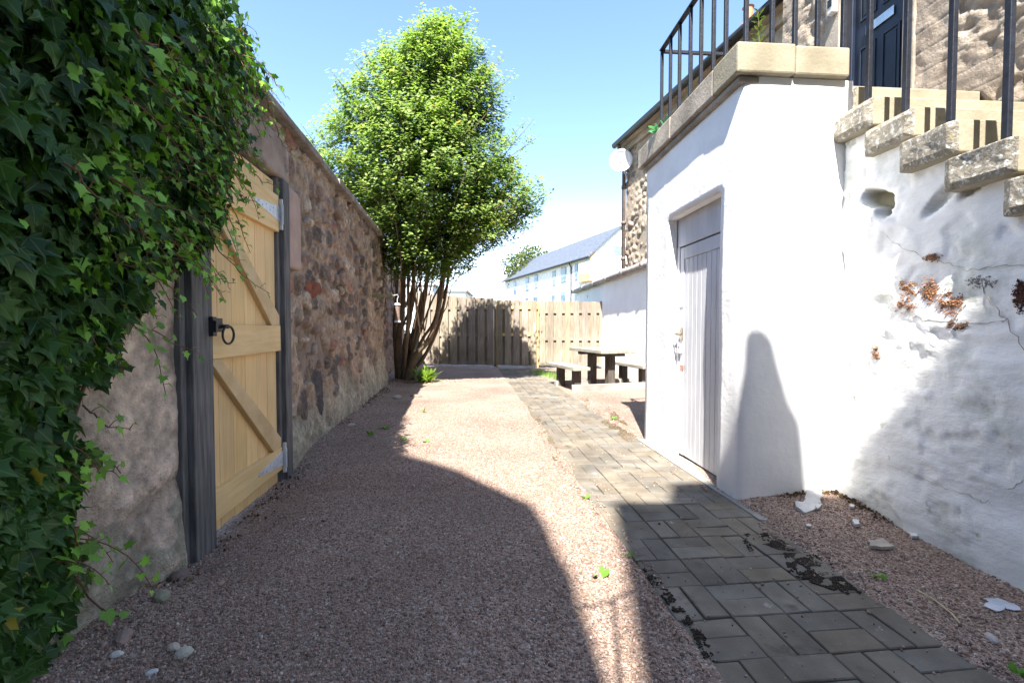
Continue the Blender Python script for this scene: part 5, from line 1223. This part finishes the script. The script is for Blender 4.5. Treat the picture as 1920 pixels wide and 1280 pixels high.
v, f, c_ = tufts([([(1075, 740), (1125, 750), (1170, 785), (1205, 828), (1180, 830), (1140, 800), (1105, 775)], 1000), ([(985, 755), (1005, 770), (1040, 830), (1060, 870), (1045, 870), (1010, 815)], 500), ([(1065, 890), (1110, 950), (1150, 1000), (1165, 1030), (1140, 1005), (1095, 940)], 220)], 0, 0.004, 0.011, (0.12, 0.075, 0.045), (0.24, 0.19, 0.11), 0.35)
tag(fast_mesh('moss', v, f, c_, m_moss), 'brown and olive moss along both edges of the far path', 'moss', kind='stuff')
# dried growth clinging to the stair wall
def wall_moss(cx, cy, rx, ry, n, c0, c1, seed):
    g2 = np.random.default_rng(seed); P = []
    n = int(n * 2.0)
    for i in range(n * 8):
        a = g2.normal(0, 0.62); c_ = g2.normal(0, 0.62); x, y = cx + a * rx * 0.8, cy + c_ * ry * 0.8
        if a * a + c_ * c_ > 2.6 or fbm(np.array([[x * 0.10, y * 0.10, seed]]), 3)[0] < -0.05 + 0.16 * g2.normal(): continue
        p = AX.px(x, y, SX); ww = AX.w(*p)[None]
        r0 = float((0.012 * fbm(ww * 2.5, 4) + 0.006 * fbm(ww * np.array([4, 4, 14]), 3) + 0.03 * sstep(0.2, 0.6, fbm(ww * 1.4 + 20, 2)) * sstep(0.9, 1.5, p[2]) + 0.04 * (1 - sstep(0.0, 0.35, p[2])))[0])
        P.append(AX.w(p[0] - r0 - 0.0005, p[1], p[2]))
        if len(P) >= n: break
    if not P: return None
    P = np.array(P); n = len(P); s_ = g2.uniform(.0010, .0034, n) * np.where(g2.random(n) < .12, 1.7, 1); u = g2.random((n, 1))
    return scatter(iv, if_, P, rand_rot(n, g2), s_[:, None] * g2.uniform(.5, 1.5, (n, 3)), np.array(c0) * (1 - u) + np.array(c1) * u)
OR0, OR1 = (0.30, 0.12, 0.055), (0.48, 0.27, 0.15)
for i, (cx, cy, rx, ry, n, c0, c1, lb) in enumerate([
        (1748, 483, 17, 7, 120, OR0, OR1, 'rust brown moss tuft alone high on the white stair wall'), (1698, 543, 22, 14, 200, OR0, OR1, 'rust brown moss patch left of the largest one on the stair wall'),
        (1742, 545, 16, 24, 300, OR0, OR1, 'rust brown upright moss patch in the middle of the stair wall'), (1778, 568, 24, 22, 360, OR0, OR1, 'largest rust brown moss patch on the white stair wall'),
        (1838, 528, 26, 11, 90, (0.34, .29, .24), (0.52, .48, .43), 'grey brown lichen patch right of the rusty moss'), (1912, 555, 14, 28, 420, (0.06, .022, .018), (0.16, .065, .045), 'dark maroon moss clump at the right edge of the stair wall'),
        (1695, 572, 22, 14, 120, OR0, OR1, 'thin rusty moss streak under the left moss patch'), (1640, 665, 8, 16, 90, OR0, OR1, 'small orange moss spot low on the stair wall'), (1790, 610, 20, 10, 110, (0.12, .06, .035), (0.25, .14, .08), 'brown moss tuft on the horizontal wall crack')]):
    r_ = wall_moss(cx, cy, rx, ry, n, c0, c1, 100 + i)
    if r_: tag(fast_mesh('moss_patch', r_[0], r_[1], r_[2], m_moss), lb, 'moss', 'moss patches on the stair wall')
# dry leaves and soil at the wall foot
b = MB(); g2 = np.random.default_rng(31)
LL = []
for i in range(900):
    y = g2.uniform(-1.7, -0.02)
    if fbm(np.array([[y * 4.0, 0.3, 2.2]]), 3)[0] < 0.02: continue
    x = SX - 0.035 + g2.normal(-0.02, 0.022); LL.append(AX.w(x, y, 0))
for i in range(160): LL.append(AX.w(g2.uniform(0.25, 0.65), -0.02 + g2.normal(-.02, .02), 0))
for i in range(900):
    y = g2.uniform(-3.6, 3.1)
    if fbm(np.array([[y * 3.0, 4.3, 2.2]]), 3)[0] < 0.0: continue
    LL.append(WL.w(abs(g2.normal(0.05, .05)) + 0.03, y, 0))
for i in range(700):
    p = TB + np.array([g2.normal(0.15, .45), g2.normal(-0.2, .4), 0]); LL.append(p)
LL = np.array(LL); LL[:, 2] = ground_z(LL[:, 0], LL[:, 1]) + 0.006
n = len(LL); u = g2.random((n, 1)); tvl = np.array([(0, 0, 0), (.5, .4, .15), (0, 1, 0), (-.5, .4, .15)], float); tfl = np.array([(0, 1, 2), (0, 2, 3)])
v, f, c_ = scatter(tvl, tfl, LL, rand_rot(n, g2), g2.uniform(.008, .024, n), np.array((0.06, .04, .025)) * (1 - u) + np.array((0.24, .15, .07)) * u)
tag(fast_mesh('leaf_litter', v, f, c_, m_moss), 'brown leaf litter along the wall foots and under the tree', 'leaf litter', kind='stuff')

# ------------------------------------------------------------------ beyond the fence: white flats, tree, roofs
m_flat = mat('white_flats_render', (0.78, 0.77, 0.76), (0.74, 0.73, 0.72), 3, 0.85)
m_froof = mat('blue_grey_roof', (0.085, 0.100, 0.125), (0.12, 0.135, 0.165), 2, 0.6, stretch=(1, 6, 1))
m_clad = mat('timber_cladding', (0.50, 0.30, 0.18), (0.58, 0.38, 0.24), 3, 0.7, stretch=(8, 8, .5))
m_glass = mat('window_glass', (0.10, 0.16, 0.24), (0.22, 0.30, 0.40), 0.8, 0.08, spec=0.8)
m_frame = mat('window_frame', (0.26, 0.28, 0.30), rough=0.6)
m_bglass = mat('balcony_glass', (0.42, 0.52, 0.58), (0.55, 0.64, 0.70), 2, 0.1, spec=0.8)
Y1 = 60.0; A_ = D(1107, 480, Y1); 
# far eave corner: same height as the near one
h_ = A_[2] - CAMH; dfar = FPX * h_ / (614 - 527); Bf = D(947, 527, dfar)
dirf = Bf[:2] - A_[:2]; flen = np.linalg.norm(dirf); bang = math.degrees(math.atan2(dirf[0], dirf[1])); BL = Frame(A_, bang); ez = A_[2]
fl = thing('block_of_flats', 'white three storey flats with a blue grey pitched roof beyond the fence', 'building', BL.P, bang)
GW = 9.0; RIDGE = ez + 4.25
b = MB(); b.box(0, GW, 0, flen, -.05, ez); b.extr([(0, 0, ez), (GW, 0, ez), (GW / 2, 0, RIDGE - 0.3)], (0, flen, 0)); b.build('wall', m_flat, fl)
b = MB(); b.extr([(-0.45, -0.25, ez - 0.25), (-0.45, -0.25, ez), (GW / 2, -0.25, RIDGE), (GW + 0.45, -0.25, ez), (GW + 0.45, -0.25, ez - 0.25), (GW / 2, -0.25, RIDGE - 0.28)], (0, flen + 0.5, 0)); b.build('roof', m_froof, fl)
b = MB(); b.tube([(-0.5, -0.3, ez - 0.2), (-0.5, flen + 0.3, ez - 0.2)], 0.12, 8); yq = BL.px(1072, 520)[1]; b.tube([(-0.45, yq, ez - 0.2), (-0.12, yq, ez - 0.8), (-0.12, yq, 0)], 0.10, 8); b.build('gutter', m_gutter, fl)
def win(px0, px1, py0, py1):
    a = BL.px(px0, py0); c_ = BL.px(px1, py1); y0, y1 = sorted((a[1], c_[1])); zz = BL.px((px0 + px1) / 2, py0)[2], BL.px((px0 + px1) / 2, py1)[2]
    b = MB(); b.box(-0.05, 0.02, y0, y1, zz[1], zz[0]); w_ = b.build('window', m_frame, fl)
    b = MB(); b.box(-0.075, -0.0505, y0 + 0.12, y1 - 0.12, zz[1] + 0.9 * (zz[0] - zz[1]) * 0.35, zz[0] - 0.12); b.box(-0.075, -0.0505, y0 + 0.12, y1 - 0.12, zz[1] + 0.1, zz[1] + (zz[0] - zz[1]) * 0.29); b.build('pane', m_glass, w_)
for q in [(963, 968, 527, 552), (986, 992, 520, 546), (1002, 1009, 515, 541), (1036, 1042, 508, 536), (1052, 1062, 501, 530), (1078, 1084, 494, 526), (1000, 1009, 556, 575), (985, 992, 558, 575), (1035, 1041, 552, 580), (1051, 1061, 547, 580), (1077, 1083, 543, 580)]: win(*q)
def gx(x, y): return BL.loc(V(x, y, A_, bang + 90))[0]
yb_ = BL.px(1091, 500)[1]; xb = gx(1131, 500); zt_, zm, zl, zk = (BL.px(1107, q)[2] for q in (491, 511, 527, 536))
b = MB(); b.box(0.0, gx(1119, 500), -0.08, -0.002, zk - 2.5, ez + 2.4 * gx(1119, 500) / (GW / 2)); b.build('timber_cladding', m_clad, fl)
b = MB(); b.box(-0.5, xb, -0.5, -0.085, zl, zm); b.box(-0.5, -0.005, -0.084, yb_, zl, zm); bal = b.build('balcony', m_clad, fl)
b = MB(); b.box(-0.5, xb, -0.5, -0.44, zm + 0.01, zt_); b.box(-0.5, -0.44, -0.43, yb_, zm + 0.01, zt_); b.build('glass_screen', m_bglass, bal)
b = MB(); b.box(-0.05, 0.02, 0.3, yb_ - 0.2, zk - 2.2, zk); b.build('window', m_glass, fl)
b = MB(); wz = BL.px(1156, 485)[2]; b.box(3.3, 5.6, -0.08, 0.02, ez + 0.4, ez + 1.5); b.build('gable_window', m_glass, fl)
b = MB(); b.box(6.6, 8.3, -0.08, 0.02, 6.2, 8.2); b.build('window', m_glass, fl)

def far_tree(lb, P, rx, rz, h, n, seed, c0, c1):
    g3 = np.random.default_rng(seed); t = thing('broadleaf_tree', lb, 'tree', (P[0], P[1], 0)); b = MB(); b.tube([(0, 0, -.1), (0.1, 0, h * 0.5), (0, 0, h * 0.8)], [0.4, 0.3, 0.1], 8, col=(0.2, 0.15, 0.1))
    for k in range(8):
        a = k * 0.8; b.tube([(0, 0, h * .45), (math.cos(a) * rx * .6, math.sin(a) * rx * .6, h * .75)], [.18, .05], 6, col=(0.2, .15, .1))
    b.build('trunk', m_bark, t)
    d_ = g3.normal(size=(n, 3)); d_ /= np.linalg.norm(d_, axis=1)[:, None]; r_ = g3.random(n) ** 0.4; p = d_ * r_[:, None] * np.array([rx, rx, rz]); p *= (1 + 0.35 * fbm(d_ * 2 + seed, 3))[:, None]; p[:, 2] += h - rz
    k = fbm(p * 0.6 + seed, 3) > -0.25; p = p[k]; n = len(p); u = g3.random((n, 1))
    v, f, c_ = scatter(lv, lf, p, rand_rot(n, g3), g3.uniform(0.35, 0.65, n), np.array(c0) * (1 - u) + np.array(c1) * u); fast_mesh('crown', v, f, c_, m_holly, t)
P = D(992, 520, 92); hh = D(992, 460, 92)[2]
far_tree('olive green tree rising behind the roof of the white flats', P, 5.4, 6.0, hh, 6000, 3, (0.06, 0.085, 0.02), (0.14, 0.16, 0.04))
m_far = mat('pale_far_building', (0.62, 0.63, 0.63), (0.55, 0.56, 0.57), 2, 0.85)
def farbox(name, lb, x0, x1, ytop, Yd, dep, cat='building', roof=None):
    a = D(x0, ytop, Yd); c_ = D(x1, ytop, Yd); t = thing(name, lb, cat, (a[0], Yd, 0)); w_ = c_[0] - a[0]; b = MB(); b.box(0, w_, 0, dep, -.05, a[2] - 0.35); b.build('wall', m_far, t)
    b = MB(); b.box(-0.3, w_ + 0.3, -0.3, dep, a[2] - 0.349, a[2]); b.build('roof', m_pant, t)
farbox('flat_roofed_building', 'distant pale flat roofed building low over the fence, left of the flats', 832, 872, 543, 75, 12)
farbox('flat_roofed_building', 'distant pale block seen between the tree stems', 690, 812, 532, 95, 14)
P = D(873, 515, 90); b = MB(); b.tube([(0, 0, 0), (0, 0, P[2])], 0.12, 8); b.box(-0.5, 0.5, -0.2, 0.2, P[2] - 0.9, P[2]); o = b.build('mast', m_galv); o.location = (P[0], 90, 0); tag(o, 'thin pale mast far beyond the fence', 'mast')
# hedge-like planting along the outer side of the fence's far boundary
g3 = np.random.default_rng(77)

# ------------------------------------------------------------------ houses behind the camera that throw the foreground shade
def back(P):      # follow a shaded point back to the plane y = YB of the roofs behind
    P = np.asarray(P, float); t = (P[1] - YB) / SUNV.y; return P[0] - SUNV.x * t, P[2] - SUNV.z * t
YB = -4.0
lp = [back(G(x, y)) for x, y in [(640, 800), (720, 840), (860, 882), (1000, 948), (1028, 990), (1045, 1035), (1092, 1082), (1105, 1130), (1135, 1200), (1165, 1280)]]
low = back(G(1215, 1420)); lp = lp[:6] + [(x - 0.035, z) for x, z in lp[6:]]; low = (low[0] - 0.05, low[1])
poly = [(-9.0, -0.05), (-9.0, lp[0][1] + 1.2)] + lp + [(low[0] - 0.02, low[1]), (low[0] + 0.06, -0.05)]
m_back = mat('back_house_stone', (0.30, 0.25, 0.20), (0.36, 0.31, 0.25), 4, 0.9, 0.5, 20)
ch = back(G(793, 778)); cw = 0.62
t = thing('stone_house', 'tall stone house behind the viewpoint whose roof slope shades the left gravel', 'house', (0, YB, 0))
bx = (-5 * math.tan(R(SUN_AZ)), -5.0, 0)
b = MB(); b.extr([(x, 0, z) for x, z in poly], bx); b.build('wall', m_back, t)
b = MB(); b.box(ch[0] - cw - 0.5, ch[0] - 0.08, -0.8, -0.05, lp[1][1] - 1.5, ch[1] - 0.25); b.build('chimney', m_back, t)
b = MB(); b.tube([(ch[0] - 0.33, -0.4, ch[1] - 0.26), (ch[0] - 0.33, -0.4, ch[1] + 0.25)], [0.16, 0.13], 12); b.build('chimney_pot', m_terra, t)
f1 = AX.w(0, 0, 0)
rp = [back(G(1240, 1420)), back(G(1230, 1280)), back(G(1196, 1120)), back(G(1172, 1000)), back(G(1140, 942)), back(G(1252, 942)), back(G(1258, 908)), back(G(1335, 905))]
rp = [(x + 0.035, z) for x, z in rp[:5]] + rp[5:]
hd = [back(D(x, y, 2.82)) for x, y in [(1386, 690), (1388, 632), (1402, 610), (1428, 608), (1452, 632), (1466, 690), (1484, 745), (1508, 785), (1514, 840)]]
rz_ = back(G(1200, 942))[1]
sw = [back(AX.w(*AX.px(x, y, SX - 0.02))) for x, y in [(1580, 872), (1650, 790), (1740, 680), (1830, 570), (1920, 470)]]
print('stair shade caster', sw, hd[-1], rz_)
sx_ = sorted(sw); zr = float(np.mean([q[1] for q in sw]))
poly = [(rp[0][0] + 0.02, -0.05), (rp[0][0], rp[0][1])] + rp[1:] + hd + [(hd[-1][0] + 0.03, rz_), (sx_[0][0] - 0.03, rz_)] + sx_ + [(6.0, sx_[-1][1] + 0.3), (6.0, -0.05)]
t2 = thing('stone_house', 'tall stone house with a chimney behind the viewpoint shading the near path', 'house', (0, YB, 0))
b = MB(); b.extr([(x, 0, z) for x, z in poly], bx); b.build('wall', m_back, t2)

# unseen pole and line, added just behind the viewpoint to cast the thin shadow
t0 = 4.0; top = Vector(G(1150, 1128)) - SUNV * t0; cl_ = [Vector(G(x, y)) - SUNV * t0 for x, y in ((1085, 1140), (1115, 1138), (1150, 1126), (1175, 1112), (1215, 1104))]
cpole = thing('shadow_pole', 'thin unseen pole with a slack line added to cast the fine shadow on the sunlit gravel strip', 'shadow pole', (top.x, top.y, 0))
b = MB(); b.tube([(0, 0, -0.1), (0, 0, top.z + 0.02)], 0.009, 8); b.build('pole', m_galv, cpole)
b = MB(); b.tube([tuple(p - Vector((top.x, top.y, 0))) for p in cl_], 0.007, 6); b.build('line', m_galv, cpole)
